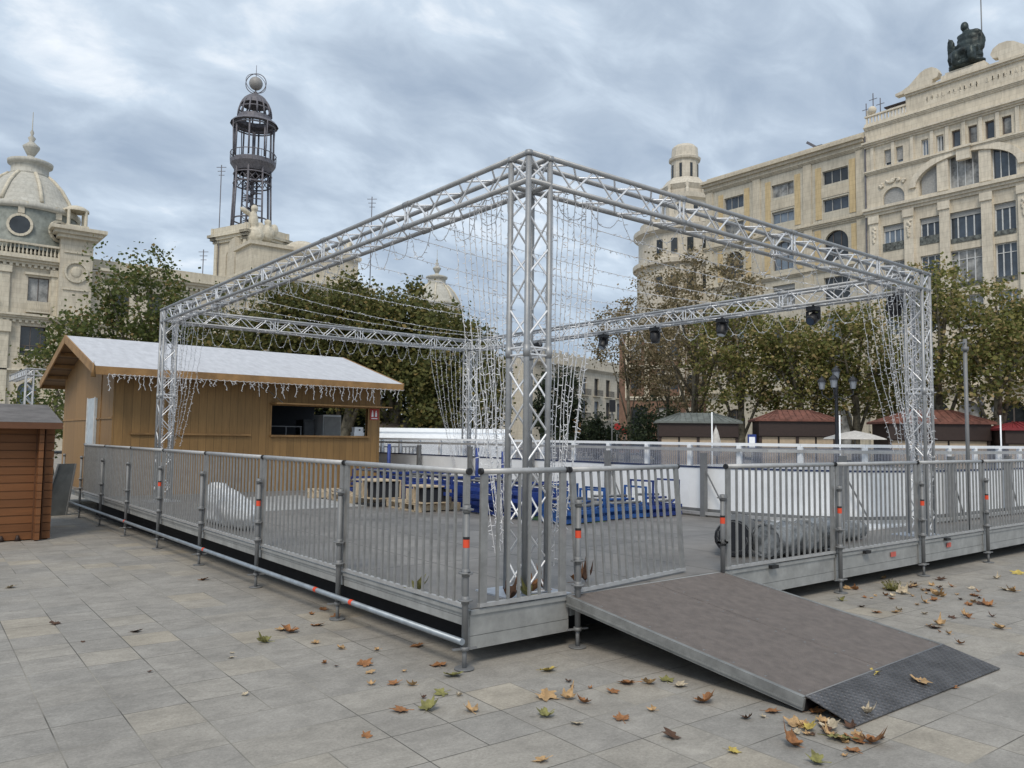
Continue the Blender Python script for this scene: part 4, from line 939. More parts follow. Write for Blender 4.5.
# parapet with lettering relief
pm = MB(); bx(pm, P, -33.1, -14, 31.9, 33.55, -.6, 0); bx(pm, P, -33.1, -14, 33.55, 33.75, -.7, .15); bx(pm, P, -33.1, -14, 33.75, 33.95, -.7, .3); pm.build('parapet', CREAM, cb)
rr = random.Random(3); rel = MB(); u = -31.3
while u < -22:
    w_ = rr.uniform(.22, .4)
    for k in range(3): a = u+rr.uniform(0, w_*.5); bx(rel, P, a, a+.07, 32.5+rr.uniform(0, .2), 33.05-rr.uniform(0, .2), 0, .03)
    bx(rel, P, u, u+w_*.8, 32.5+rr.uniform(0, .4), 32.8, 0, .028); u += w_+.14 if rr.random() > .15 else .8
rel.build('worn_relief', CREAMT, cb)
pm = MB(); bx(pm, P, -37, -33.1, 31.9, 32.15, -.4, .1)
for k in range(12): bx(pm, P, -36.9+k*.32, -36.75+k*.32, 32.15, 32.8, -.15, 0)
bx(pm, P, -37, -33.1, 32.8, 32.95, -.25, .08); pm.build('roof_balustrade', CREAMT, cb)
def scroll(y0, s, W2=3.9, H=1.5):
    prof = [(0, 0), (0, .14), (.15, .2), (.32, .38), (.46, .68), (.58, .95), (.7, 1.08), (.84, 1.08), (.95, .9), (1.0, .6), (.96, .35), (.86, .3), (.84, 0)]
    pts = [(-y0+s*q*W2, 33.95+h*H) for q, h in prof]
    if s < 0: pts = pts[::-1]
    m1 = MB(); m1.prism([P(u, z, .1) for u, z in pts], P(0, 0, -.7)-P(0, 0, 0)); m1.build('scroll', CREAMT, cb)
scroll(34.0, 1); scroll(21.6, -1, 4.3)
m1 = MB(); bx(m1, P, -29.9, -26.2, 33.95, 34.35, -1.4, .2); bx(m1, P, -29.6, -26.4, 34.35, 34.6, -1.3, .0); m1.build('statue_plinth', CREAMT, cb)
mb = MB(); mb.box(XB+.5, XB+18, 14, 37, 0, 31.9); mb.build('body', CREAM, cb)
mb = MB(); bx(mb, P, -36.9, -36.6, 32.9, 33.6, -.5, -.2); mb.ell(P(-36.4, 33.5, -.3), .4, .4, .4); mb.build('roof_urn', CREAMT, cb)
mb = MB(); bx(mb, P, -35.6, -33.9, 32.9, 33.9, -4, -2); bx(mb, P, -35.9, -33.6, 33.9, 34.0, -4.2, -1.6, 1); mb.build('roof_cabin', [WHITEP, KIOSKB], cb)
for y, h in ((36.9, 2.6), (36.2, 1.9), (37.6, 1.8)):
    t = MB().tube([P(-y, 32.5, -1.5), P(-y, 32.5+h+.6, -1.5)], .05, 5).beam(P(-y-.4, 32.5+h, -1.5), P(-y+.4, 32.5+h, -1.5), .05, .05)
    tag(t.build('rooftop_aerial', IRON), 'thin rooftop aerial where the cream and grey buildings meet', 'aerial', 'aerials at the roof joint of the cream and grey buildings')
# downpipe between buildings
mb = MB(); bx(mb, P, -37.06, -36.94, 4, 31, .0, .1); mb.build('downpipe', IRON, cb)
# statue
sp_ = P(-28.0, 34.6, -.6)
def sb(dx, dz, dn=0): return (sp_.x-dn, sp_.y-dx, sp_.z+dz)
st_ = organic('statue', [(sb(0, .35), (1.1, 1.55, .4)), (sb(0, .95), (1.0, 1.35, .6)), (sb(-.1, 1.35, .5), (.7, 1.2, .45)), (sb(.15, 2.0), (.7, 1.1, .8)), (sb(.2, 2.6), (.6, 1.0, .6)), (sb(.25, 3.0), (.5, 1.05, .4)), (sb(.0, 3.35), (.28, .3, .4)), (sb(-.08, 3.8, .1), (.36, .34, .46)), (sb(-1.15, 2.3, .2), (.24, .26, .75)), (sb(-1.35, 1.8, .3), (.12, .14, 1.5)), (sb(1.2, 2.1), (.35, .32, .85)), (sb(.7, .9, .9), (.4, .35, .8)), (sb(-.6, .9, .9), (.4, .35, .8)), (sb(.9, 1.4, .5), (.5, .35, .3))], BRONZE, .09, 'dark bronze seated figure on the parapet of the cream building', 'statue', disp=.14, dscale=.35)
q = P(-26.9, 34.6, -1)
tag(MB().tube([q, q+Z*7], .05, 6).lathe(q+Z*0, [(.3, 0), (.3, .15), (.06, .3)], 8).build('flagpole', GALV), 'bare thin flagpole behind the bronze statue', 'flagpole')

# --- right: grey stone building ---
gb = thing('office_building', 'grey beige stone building with ochre window strips, left of the cream one', 'building', (XB+.4, 46, 0))
P = frame_fn((XB+.25, 0, 0), (0, -1, 0), (-1, 0, 0)); ops = []; wins = []
cols_ = ((53.45, 50.9), (47.4, 44.8), (41.6, 38.9))
for ya, yb in cols_:
    for z0, z1 in ((27.4, 28.8), (24.6, 25.9)): addw(ya, yb, z0, z1, mull=3, frame=SHUT)
    addw(ya-.1, yb+.1, 19.6, 22.6, 'arch', mull=3, frame=DFRAME, glass=GLASSB)
    for z in (15.6, 11.8, 8.0): addw(ya, yb, z, z+2.4, mull=3, frame=SHUT)
    addw(ya, yb, 1, 5.2, 'arch', mull=2, frame=DFRAME, glass=GLASSB)
wall_with_holes(P, -56, -37.08, 0, 30.2, ops).build('facade', GREYST, gb)
for r_, kw in wins: window(gb, P, *r_, **kw)
for z, h, o in ((29.9, .35, .3), (30.25, .9, .8), (23.1, .5, .35), (18.6, .4, .3), (6.6, .5, .5)): cornice(gb, P, -56, -37.3, z, h, o, GREYTR)
mb = MB(); bx(mb, P, -56, -37.08, 31.1, 31.7, -1, -.2); mb.build('parapet', GREYTR, gb)
for ya, yb in cols_:
    for u0, u1 in ((-ya-.75, -ya-.12), (-yb+.12, -yb+.75)):
        m1 = MB(); bx(m1, P, u0, u1, 24.0, 29.3, 0, .06); m1.build('ochre_strip', OCHRE, gb)
    m1 = MB(); bx(m1, P, -ya-.12, -yb+.12, 26.1, 27.1, 0, .05); m1.build('spandrel', OCHRE if False else GREYTR, gb)
    for u0, u1 in ((-ya-.9, -ya-.25), (-yb+.25, -yb+.9)): m1 = MB(); bx(m1, P, u0, u1, 19.4, 22.9, 0, .05); m1.build('ochre_panel', OCHRE, gb)
for y in (55.4, 49.2, 43.2, 37.6):
    m1 = MB(); bx(m1, P, -y-.45, -y+.45, 7, 29.9, 0, .14); m1.build('pilaster', GREYTR, gb)
mb = MB(); mb.box(XB+.75, XB+18, 37.1, 56, 0, 31); mb.build('body', GREYST, gb)
for k in range(7):
    pass
mb = MB(); bx(mb, P, -41.0, -37.3, 31.7, 31.95, -2.4, -.9); mb.build('roof_awning', AWNING, gb)
mb = MB(); bx(mb, P, -42.6, -41.9, 31.7, 31.9, -1, -.5); mb.beam(P(-42.6, 31.8, -.7), P(-43.6, 32.6, -.7), .3, .25); mb.build('roof_pipe', IRON, gb)

# --- ivory tower building ---
th = thing('tower_building', 'ivory stone building with a round stepped lookout tower behind the plane trees', 'building', (86.5, 70, 0))
c0 = (86.4, 70.2, 0)
MB().lathe(c0, [(6.6, 0), (6.6, 24.9), (7.2, 25.1), (7.2, 25.7), (6.4, 26), (6.4, 29.2), (7.1, 29.7), (7.1, 30.3), (6.2, 30.6), (6.2, 31.4), (0, 31.6)], 32, sm=False).build('rotunda', HALLST, th)
MB().lathe(c0, [(3.3, 31), (3.3, 34.6), (3.8, 34.8), (3.9, 35.4), (3.2, 35.6)], 8, sm=False).build('lower_drum', HALLST, th)
MB().lathe(c0, [(2.9, 35.5), (2.9, 36.2), (3.3, 36.9), (2.4, 38)], 8, sm=False).build('middle_tier', HALLST, th)
MB().lathe(c0, [(1.9, 37.4), (1.9, 40.6), (2.2, 40.8), (2.25, 41.1), (1.9, 41.3), (1.8, 42.6), (1.4, 43.0), (0, 43.1)], 12, sm=False).build('lantern', HALLST, th)
for k in range(8):
    a = PI/8+k*PI/4
    for (rr_, z0, z1, w_) in ((3.22, 32, 34, .6), (1.95, 38.2, 40.1, .35)):
        ct = Vector((c0[0]+rr_*math.cos(a)*.93, c0[1]+rr_*math.sin(a)*.93, 0)); tn = Vector((-math.sin(a), math.cos(a), 0)); nr = Vector((math.cos(a), math.sin(a), 0))
        P2 = frame_fn(ct, tn, nr); m1 = MB(); bx(m1, P2, -w_/2, w_/2, z0, z1, -.1, .12); m1.build('window', GLASSB, th)
    a2 = k*PI/4; pm = MB(); q = Vector((c0[0]+3.3*math.cos(a2), c0[1]+3.3*math.sin(a2), 35.5)); pm.lathe(q, [(.25, 0), (.25, .6), (.15, .7), (.3, 1.1), (0, 1.7)], 8); pm.build('urn', HALLST, th)
for k in range(14):
    a = PI+.15+k*.16
    ct = Vector((c0[0]+6.6*math.cos(a), c0[1]+6.6*math.sin(a), 0)); P2 = frame_fn(ct, (-math.sin(a), math.cos(a), 0), (math.cos(a), math.sin(a), 0))
    if k % 2 == 0:
        for z in (21.2, 16.8, 12.4, 8): m1 = MB(); bx(m1, P2, -.5, .5, z, z+2.2, -.2, .04); m1.build('window', GLASSB, th)
        m1 = MB(); bx(m1, P2, -.4, .4, 26.6, 28.4, -.4, .0); m1.build('window', GLASSB, th)
    else:
        m1 = MB(); bx(m1, P2, -.3, .3, 7, 24.8, -.2, .22); m1.build('pilaster', HALLST, th)
for k in range(16):
    a = PI+k*.13; q = Vector((c0[0]+6.6*math.cos(a), c0[1]+6.6*math.sin(a), 30.4))
    if k % 4 == 0: m1 = MB().lathe(q, [(.35, 0), (.35, .8), (.2, 1), (.4, 1.5), (.1, 2.4), (0, 2.6)], 8); m1.build('pinnacle', HALLST, th)

# --- brick building behind trees ---
bb = thing('brick_building', 'reddish brick building with white stone bands seen between the trees', 'building', (79, 78, 0))
q0 = spot(619, 104); P = frame_fn((q0.x, q0.y, 0), (.62, -.785, 0), (-.785, -.62, 0))
ops = []; wins = []
def addu(a, b, z0, z1, kind='', **kw): ops.append((a, b, z0, z1, kind)); wins.append(((a, b, z0, z1), kw))
for a in (1.5, 4.9, 8.6, 12.4):
    for z in (9.5, 13.4): addu(a, a+(2.6 if a > 3 else 1.4), z-1.2, z+1.3, mull=2, frame=DFRAME, glass=GLASSB)
    addu(a, a+2.2, .5, 6, mull=1, frame=DFRAME, glass=GLASSB)
wall_with_holes(P, 0, 19, 0, 15.5, ops).build('facade', BRICK2, bb)
for r_, kw in wins: window(bb, P, *r_, **kw)
for z in (7.2, 11.3, 15.1): cornice(bb, P, .9, 19, z-.3, .5, .3, POSTT, 2)
for u in (.8, 3.3, 7.8, 11.5, 15.3):
    m1 = MB(); bx(m1, P, u, u+.6, 7, 15.3, 0, .12); m1.build('white_quoin', POSTT, bb)
m1 = MB(); bx(m1, P, 0, 19, 0, 15.4, -9, -.51); m1.build('body', BRICK2, bb)

# --- pale apartment building in the gap ---
ab = thing('apartment_building', 'pale four storey building with rows of iron balconies in the street gap', 'building', (90, 94, 0))
q0 = spot(533, 118); P = frame_fn((q0.x, q0.y, 0), (.96, .28, 0), (.28, -.96, 0))
ops = []; wins = []
for k in range(7):
    a = 2.2+k*4.1
    for z in (5.1, 9.0): addu(a, a+1.5, z, z+3.0, mull=2, frame=DFRAME, glass=GLASSB)
    addu(a-.3, a+2.0, .3, 3.6, mull=1, frame=DFRAME, glass=GLASSB)
wall_with_holes(P, 0, 30, 0, 14.3, ops).build('facade', PALE, ab)
for r_, kw in wins: window(ab, P, *r_, **kw)
for k in range(7):
    for z in (5.1, 9.0): balcony(ab, P, 1.8+k*4.1, 4.1+k*4.1, z, .6, 1.0, LAMPB, PALE)
for z in (4.4, 13.0): cornice(ab, P, 0, 30, z, .5, .5, PALE)
m1 = MB(); bx(m1, P, 0, 30, 14.3, 15.2, -.4, -.1)
for k in range(13): bx(m1, P, .2+k*1.9, .6+k*1.9, 15.2, 15.6, -.4, -.1)
m1.build('parapet', PALE, ab)
m1 = MB(); bx(m1, P, 0, 30, 0, 14.3, -9, -.51); m1.build('body', PALE, ab)
# roof garden on it
# --- post office on the left ---
po = thing('post_office', 'long pale limestone palace with a domed corner pavilion, left behind the trees', 'building', (20, 88, 0))
PY = 86.42; P = frame_fn((0, PY, 0), (1, 0, 0), (0, -1, 0)); ops = []; wins = []
for x in (2.0, 6.0, 10.1):
    addu(x, x+1.75, 14.1, 16.4, mull=2, frame=DFRAME, glass=GLASS); addu(x-.4, x+2.1, 8.9, 11.7, mull=3, frame=DFRAME, glass=GLASSB, trans=.35); addu(x-.4, x+1.3 if False else x+1.2, 1.5, 6.4, 'arch', mull=2, frame=DFRAME, glass=GLASSB)
wall_with_holes(P, -8, 12.6, 0, 17.6, ops).build('pavilion_wall', POST, po)
for r_, kw in wins: window(po, P, *r_, **kw)
for x in (10.1, 6.0, 2.0):
    balcony(po, P, x, x+1.75, 13.1, .5, .95, POSTT, POSTT)
    m1 = MB(); bx(m1, P, x-.3, x+2.05, 16.6, 16.8, 0, .25); m1.build('window_hood', POSTT, po); m1 = MB(); bx(m1, P, x-.2, x+1.95, 8.4, 8.6, 0, .5); m1.build('sill', POSTT, po); m1 = MB(); bx(m1, P, x-.3, x+2, 9.35, 9.45, .2, .5); m1.build('window_rail', POSTT, po)
cornice(po, P, -8, 12.8, 17.5, .7, .8, POSTT, 3, dent=.5); cornice(po, P, -8, 12.8, 12.2, .6, .6, POSTT, 3, dent=.5); cornice(po, P, -8, 12.8, 7.3, .3, .3, POSTT, 2)
for x in (8.2, 12.4, 4.4, .6):
    m1 = MB(); bx(m1, P, x-.42, x+.42, 12.8, 17.3, 0, .22); bx(m1, P, x-.55, x+.55, 16.6, 17.2, .2, .36); bx(m1, P, x-.55, x+.55, 0, 12.1, 0, .3); bx(m1, P, x-.7, x+.7, 11.0, 12.0, .3, .5); m1.build('pilaster', POSTT, po)
m1 = MB(); bx(m1, P, -8, 12.8, 18.2, 18.4, .3, .7); bx(m1, P, -8, 12.8, 19.3, 19.5, .3, .7)
u = -8
while u < 12.8: m1.lathe(P(u, 18.4, .5), [(.06, 0), (.12, .25), (.05, .6), (.08, .9)], 6); u += .33
m1.build('balustrade', POSTT, po)
m1 = MB(); bx(m1, P, -8, 13, 0, 17.6, -12, -.51); m1.build('body', POST, po)
# pier right of the pavilion
m1 = MB(); bx(m1, P, 12.5, 15.3, 0, 20.4, -3.5, 1.0); m1.build('corner_pier', POST, po)
for z, h, o in ((20.4, 1.0, 1.0), (12.0, .6, .5), (7.3, .4, .4)):
    m1 = MB()
    for k in range(3): o_ = o*(k+1)/3; bx(m1, P, 12.5-o_, 15.3+o_, z+h*k/3, z+h*(k+1)/3, -3.5-o_, 1.1+o_)
    m1.build('pier_cornice', POSTT, po)
m1 = MB(); bx(m1, P, 12.9, 14.9, 21.4, 21.9, -2.5, .6)
for u_, n_ in ((13.15, .3), (14.65, .3), (13.15, -1.2), (14.65, -1.2)): m1.lathe(P(u_, 21.9, n_), [(.16, 0), (.14, 1.5)], 8)
m1.lathe(P(13.9, 23.4, -.45), [(1.15, 0), (1.15, .2), (.7, .5), (0, .7)], 12); m1.build('aedicule', POSTT, po)
m1 = MB(); cc = P(13.9, 17.2, 1.0)
for k in range(24):
    a = 2*PI*k/24; b = 2*PI*(k+1)/24; m1.beam(cc+Vector((math.cos(a)*.95, -.06, math.sin(a)*.95)), cc+Vector((math.cos(b)*.95, -.06, math.sin(b)*.95)), .2, .2)
bx(m1, P, 12.8, 15.0, 19.0, 19.15, 1.0, 1.12); bx(m1, P, 12.8, 15.0, 15.4, 15.55, 1.0, 1.12); m1.ell(cc, .5, .12, .55); m1.build('medallion', POSTT, po)
# dome
dc = (10.2, 90.3, 0)
def dome(root, c, s, zb_, mat_main, mat_slate, seg=24):
    cz = Vector((c[0], c[1], zb_))
    MB().lathe(cz, [(4.35*s, -.8*s), (4.35*s, 0), (4.25*s, .2*s), (4.2*s, 3.0*s)], seg).build('drum', mat_slate, root)
    MB().lathe(cz, [(4.3*s, 2.95*s), (4.55*s, 3.1*s), (4.5*s, 3.45*s), (4.15*s, 3.7*s), (3.75*s, 4.5*s), (3.1*s, 5.6*s), (2.3*s, 6.5*s), (1.75*s, 7.0*s)], seg).build('cupola', mat_main, root)
    MB().lathe(cz, [(1.7*s, 6.9*s), (1.85*s, 7.05*s), (1.6*s, 7.2*s), (1.6*s, 7.95*s), (1.9*s, 8.1*s), (1.95*s, 8.4*s), (1.4*s, 8.6*s), (.5*s, 8.8*s), (.25*s, 9.1*s)], seg).build('collar', DOMEST, root)
    MB().lathe(cz, [(.2*s, 9.0*s), (.35*s, 9.15*s), (.7*s, 9.8*s), (.75*s, 10.0*s), (.4*s, 10.3*s), (.2*s, 10.5*s), (.34*s, 10.85*s), (.1*s, 11.1*s), (.18*s, 11.4*s), (.05*s, 11.7*s), (.03*s, 13.4*s), (0, 13.5*s)], 12).build('finial', DOMEST, root)
    for k in range(8):
        a = -PI/2+.15+k*PI/4; rib = [cz+Vector((math.cos(a)*r_*s, math.sin(a)*r_*s, z_*s)) for r_, z_ in ((4.2, 3.7), (3.8, 4.55), (3.15, 5.65), (2.35, 6.55), (1.8, 7.0))]
        MB().tube(rib, .17*s, 6).build('rib', POSTT, root)
        a += PI/8; nrm = Vector((math.cos(a), math.sin(a), 0)); tn = Vector((-math.sin(a), math.cos(a), 0)); ct = cz+nrm*4.25*s+Z*1.3*s
        m2 = MB()
        for j in range(16):
            b1 = 2*PI*j/16; b2 = 2*PI*(j+1)/16; m2.beam(ct+(tn*math.cos(b1)+Z*math.sin(b1))*.95*s, ct+(tn*math.cos(b2)+Z*math.sin(b2))*.95*s, .22*s, .22*s)
        m2.beam(ct+Z*1.1*s-nrm*.2, ct+Z*2.1*s-nrm*.2, .6*s, .5*s); m2.beam(ct+Z*2.1*s-tn*.6*s, ct+Z*2.1*s+tn*.6*s, .4*s, .2*s)
        o2 = m2.build('oculus', POSTT, root)
        m3 = MB(); vs = [ct+nrm*.05*s+(tn*math.cos(2*PI*j/16)+Z*math.sin(2*PI*j/16))*.85*s for j in range(16)]; m3.prism(vs, -nrm*.3*s); m3.build('glass', GLASSB, o2)
dome(po, dc, 1.03, 19.8, DOMEST, SLATE)
# wing behind the trees
ops = []; wins = []
for k in range(4):
    x = 17.5+k*3.2; addu(x, x+1.5, 13.6, 16.2, mull=2, frame=DFRAME, glass=GLASSB); addu(x, x+1.7, 8.6, 11.4, mull=2, frame=DFRAME, glass=GLASSB); addu(x, x+1.7, 1.5, 6.2, 'arch', mull=2, frame=DFRAME, glass=GLASSB)
wall_with_holes(P, 15.32, 30.8, 0, 17.8, ops).build('wing_wall', POST, po)
for r_, kw in wins: window(po, P, *r_, **kw)
cornice(po, P, 16.3, 30.7, 17.2, .8, .8, POSTT, 3, dent=.5); cornice(po, P, 16.3, 30.7, 12.2, .5, .4, POSTT)
m1 = MB(); bx(m1, P, 15.35, 30.8, 18.0, 19.0, -1, -.3); bx(m1, P, 15.35, 30.8, 0, 17.8, -12, -.51); m1.build('wing_body', POST, po)
# central pavilion
ops = []; wins = []
for k in range(4):
    x = 32.5+k*3.3; addu(x, x+1.6, 12.2, 15.4, 'arch', mull=2, frame=DFRAME, glass=GLASSB); addu(x, x+1.6, 7, 10.4, mull=2, frame=DFRAME, glass=GLASSB)
P3 = frame_fn((0, PY-.4, 0), (1, 0, 0), (0, -1, 0))
wall_with_holes(P3, 30.85, 45.4, 0, 19.4, ops).build('central_wall', POST, po)
for r_, kw in wins: window(po, P3, *r_, **kw)
m1 = MB(); bx(m1, P3, 30.85, 45.4, 0, 19.4, -16, -.51); bx(m1, P3, 31.5, 44.8, 19.4, 23.2, -6, -1); bx(m1, P3, 31.2, 45.1, 23.2, 23.6, -6.3, -.7); m1.ell(P3(38, 23.4, -2), 2.2, 2, 1.3, 16); m1.build('central_body', POST, po)
m1 = MB()
for k in range(3): o_ = .9*(k+1)/3; bx(m1, P3, 30.85-o_, 45.4+o_, 18.8+.3*k, 19.1+.3*k, -16-o_, o_)
u = 31
while u < 45.4: bx(m1, P3, u, u+.3, 18.4, 18.8, 0, .4); u += .6
m1.build('central_cornice', POSTT, po)
organic('winged_sculpture', [(tuple(P3(43.6, 24.3, -1.6)), (.6, .5, .9)), (tuple(P3(43.9, 25.3, -1.6)), (.35, .35, .45)), (tuple(P3(42.9, 25.4, -1.6)), (1.1, .2, .3), Matrix.Rotation(.7, 3, 'Y')), (tuple(P3(42.5, 24.1, -1.6)), (.8, .2, .25), Matrix.Rotation(.5, 3, 'Y')), (tuple(P3(43.6, 23.7, -1.6)), (.9, .6, .4)), (tuple(P3(40.6, 24.1, -1.6)), (.5, .4, .8))], POSTT, .1, parent=po)
# tower block, set diagonally
tc_ = Vector((35.0, 97.2, 0)); an = R(20)
U3 = Vector((math.cos(an), math.sin(an), 0)); N3 = Vector((math.sin(an), -math.cos(an), 0))
hs = 2.9; zt0 = 25.3
for s in range(4):
    a = s*PI/2; Ux = Matrix.Rotation(a, 3, 'Z') @ U3; Nx = Matrix.Rotation(a, 3, 'Z') @ N3; Pt = frame_fn(tc_+Nx*hs, Ux, Nx)
    wall_with_holes(Pt, -hs, hs, 18, zt0-.01 if s % 2 else zt0, [(-.85, .85, 21.2, 24.3, 'arch')], .5).build('tower_wall', POST, po)
    window(po, Pt, -.85, .85, 21.2, 24.3, mull=2, frame=WFRAME, glass=GLASSB, trans=.5)
    m1 = MB()
    for k in range(3): o_ = .75*(k+1)/3; bx(m1, Pt, -hs-o_, hs+o_, zt0+.35*k, zt0+.35*(k+1)-.003*s, -.6, o_)
    for uu in (-hs, hs-.5): bx(m1, Pt, uu+.003*s, uu+.5, 18.5, zt0, 0, .2)
    bx(m1, Pt, -hs-.5, hs+.5, zt0+1.05, zt0+1.9-.004*s, .0, .35); m1.build('tower_cornice', POSTT, po)
m1 = MB().lathe(tc_, [(4.2, 18), (4.2, 18.01)], 4)
MB().prism([tc_+Vector((x*2.9, y*2.9, 18)) for x, y in ((-1, -1), (1, -1), (1, 1), (-1, 1))], (0, 0, 7.5)).build('tower_core', POST, po)
q = tc_+Vector((-.9, -3.8, 0))
organic('seated_sculptures', [((q.x, q.y, 25.8), (1.1, 1.0, 1.1)), ((q.x-.2, q.y, 27.6), (.6, .6, 1.2)), ((q.x-.1, q.y, 29.1), (.4, .4, .5)), ((q.x+1.6, q.y+.2, 26.4), (.9, .7, 1.0)), ((q.x+1.7, q.y+.2, 27.7), (.4, .4, .5)), ((q.x-1.2, q.y, 28.6), (.9, .3, .3), Matrix.Rotation(.5, 3, 'Y')), ((q.x+2.5, q.y+.3, 27.0), (.6, .35, .8)), ((q.x+.2, q.y-.1, 24.2), (.9, .6, 1.0)), ((q.x+.7, q.y, 26.7), (.6, .4, .9))], POSTT, .13, parent=po, disp=.25, dscale=.6)
# open iron tower
it = thing('iron_tower', 'dark iron lattice telegraph tower with a caged dome and globe above the limestone palace', 'tower', (tc_.x, tc_.y, zt0+1))
def ring(mb, r_, z, t_=.09, n_=16):
    mb.tube([tc_+Vector((math.cos(2*PI*k/n_)*r_, math.sin(2*PI*k/n_)*r_, z)) for k in range(n_+1)], t_, 5)
for k in range(8):
    a = 2*PI*k/8+.2; d = Vector((math.cos(a), math.sin(a), 0))
    MB().tube([tc_+d*2.5+Z*25.5, tc_+d*2.2+Z*35.2], .13, 6).build('column', IRON, it)
    MB().tube([tc_+d*2.5+Z*36.4, tc_+d*2.4+Z*41.0], .12, 6).build('upper_column', IRON, it)
    if k % 2 == 0: MB().tube([tc_+d*2.78+Z*36.1, tc_+d*2.95+Z*40.9], .07, 5).build('outer_post', IRON, it)
m1 = MB()
for z in (27.5, 28.6, 33.2, 34.4): mr_ = MB(); ring(mr_, 2.3, z, .1); mr_.build('ring_band', IRON, it)
for z, (r_, t_) in {41.0: (2.45, .2), 40.6: (2.6, .1)}.items(): mr_ = MB(); ring(mr_, r_, z, t_); mr_.build('ring_band', IRON, it)
for k in range(8):
    a = 2*PI*k/8+.2; b = a+PI/4
    for z0, z1 in ((33.3, 34.3),):
        for j in range(2):
            aa = a+(b-a)*j/2; b2 = a+(b-a)*(j+1)/2
            m1.tube([tc_+Vector((math.cos(aa)*2.1, math.sin(aa)*2.1, z0)), tc_+Vector((math.cos(b2)*2.1, math.sin(b2)*2.1, z1))], .06, 4); m1.tube([tc_+Vector((math.cos(b2)*2.1, math.sin(b2)*2.1, z0)), tc_+Vector((math.cos(aa)*2.1, math.sin(aa)*2.1, z1))], .06, 4)
m1.build('lattice_band', IRON, it)
m1 = MB()
for k in range(90):
    a = k*.42; z = 26+k*.105; m1.beam(tc_+Vector((math.cos(a)*.25, math.sin(a)*.25, z)), tc_+Vector((math.cos(a)*1.15, math.sin(a)*1.15, z)), .3, .05)
m1.tube([tc_+Vector((math.cos(k*.42)*1.15, math.sin(k*.42)*1.15, 26.9+k*.105)) for k in range(90)], .05, 4)
m1.tube([tc_+Z*25.5, tc_+Z*40], .22, 8); m1.build('spiral_stair', IRON, it)
MB().lathe(tc_, [(2.1, 34.7), (2.4, 35.2), (2.75, 35.7), (2.8, 36.2), (2.7, 36.25), (2.7, 36.15), (0, 36.15)], 16, sm=False).build('gallery', IRON, it)
MB().lathe(tc_, [(2.95, 36.3), (3.0, 37.1)], 16, sm=False).build('gallery_rail', IRON, it) if False else None
m1 = MB(); ring(m1, 2.78, 37.1, .06)
for k in range(32): a = 2*PI*k/32; m1.tube([tc_+Vector((math.cos(a)*2.78, math.sin(a)*2.78, 36.2)), tc_+Vector((math.cos(a)*2.78, math.sin(a)*2.78, 37.1))], .03, 4)
m1.build('gallery_rail', IRON, it)
MB().lathe(tc_, [(2.95, 40.9), (2.6, 41.3), (2.1, 41.5), (2.05, 42.0)], 16, sm=False).build('upper_collar', IRON, it)
m1 = MB()
for k in range(14):
    a = 2*PI*k/14; m1.tube([tc_+Vector((math.cos(a)*2.05*math.cos(t_), math.sin(a)*2.05*math.cos(t_), 42+2.9*math.sin(t_))) for t_ in [PI/2*j/7 for j in range(8)]], .11, 5)
ring(m1, 1.95, 42.9, .09)
m1.lathe(tc_, [(1.75, 43.5), (1.5, 44.1), (1.0, 44.65), (.4, 44.95), (.2, 45.3)], 16); m1.build('caged_dome', IRON, it)
mg = MB().ell(tc_+Z*46.4, .85, .85, .85, 16); mg.build('globe', mat('grey_globe', (.30, .29, .28), .5), it)
m1 = MB(); ring_pts = [tc_+r2*(math.cos(2*PI*k/24)*1.3)+Z*(46.4+math.sin(2*PI*k/24)*1.3) for k in range(25)]; m1.tube(ring_pts, .06, 5)
m1.tube([tc_+Vector((math.cos(2*PI*k/24)*1.3, math.sin(2*PI*k/24)*1.3*.2, 46.4+math.sin(2*PI*k/24)*1.3)) for k in range(25)], .04, 5)
m1.tube([tc_+Z*45.2, tc_+Z*48.8], [.08, .03], 6); m1.build('ring_and_spire', IRON, it)
# second dome far behind the trees
d2 = thing('domed_pavilion', 'distant small stone dome with an urn finial, just left of the front truss column', 'dome', (67, 104, 0))
q = Vector((66.9, 103.4, 0))
dome(d2, (q.x, q.y), .88, 19.4, DOMEST, DOMEST, 20)
MB().lathe(q, [(4.2, 0), (4.2, 18.4), (4.6, 18.7), (3.8, 19.0)], 16, sm=False).build('tower_base', POST, d2)
for (px, D, z0, z1, lab) in ((211, 96, 17, 35.2, 'very tall thin aerial mast left of the iron tower'), (196, 96, 17, 24.5, 'small rooftop aerial at the far left of the tower base'), (366, 96, 19, 31.4, 'thin aerial with crossbars right of the iron tower')):
    q = spot(px, D); t = thing('aerial_mast', lab, 'aerial', (q.x, q.y, z0)); MB().tube([q+Z*z0, q+Z*z1], .06, 5).build('mast', IRON, t)
    m1 = MB()
    for k in range(3): m1.beam(q+Z*(z1-.3-k*.5)-r2*(.6-.15*k), q+Z*(z1-.3-k*.5)+r2*(.6-.1*k), .06, .06)
    m1.build('crossbars', IRON, t)

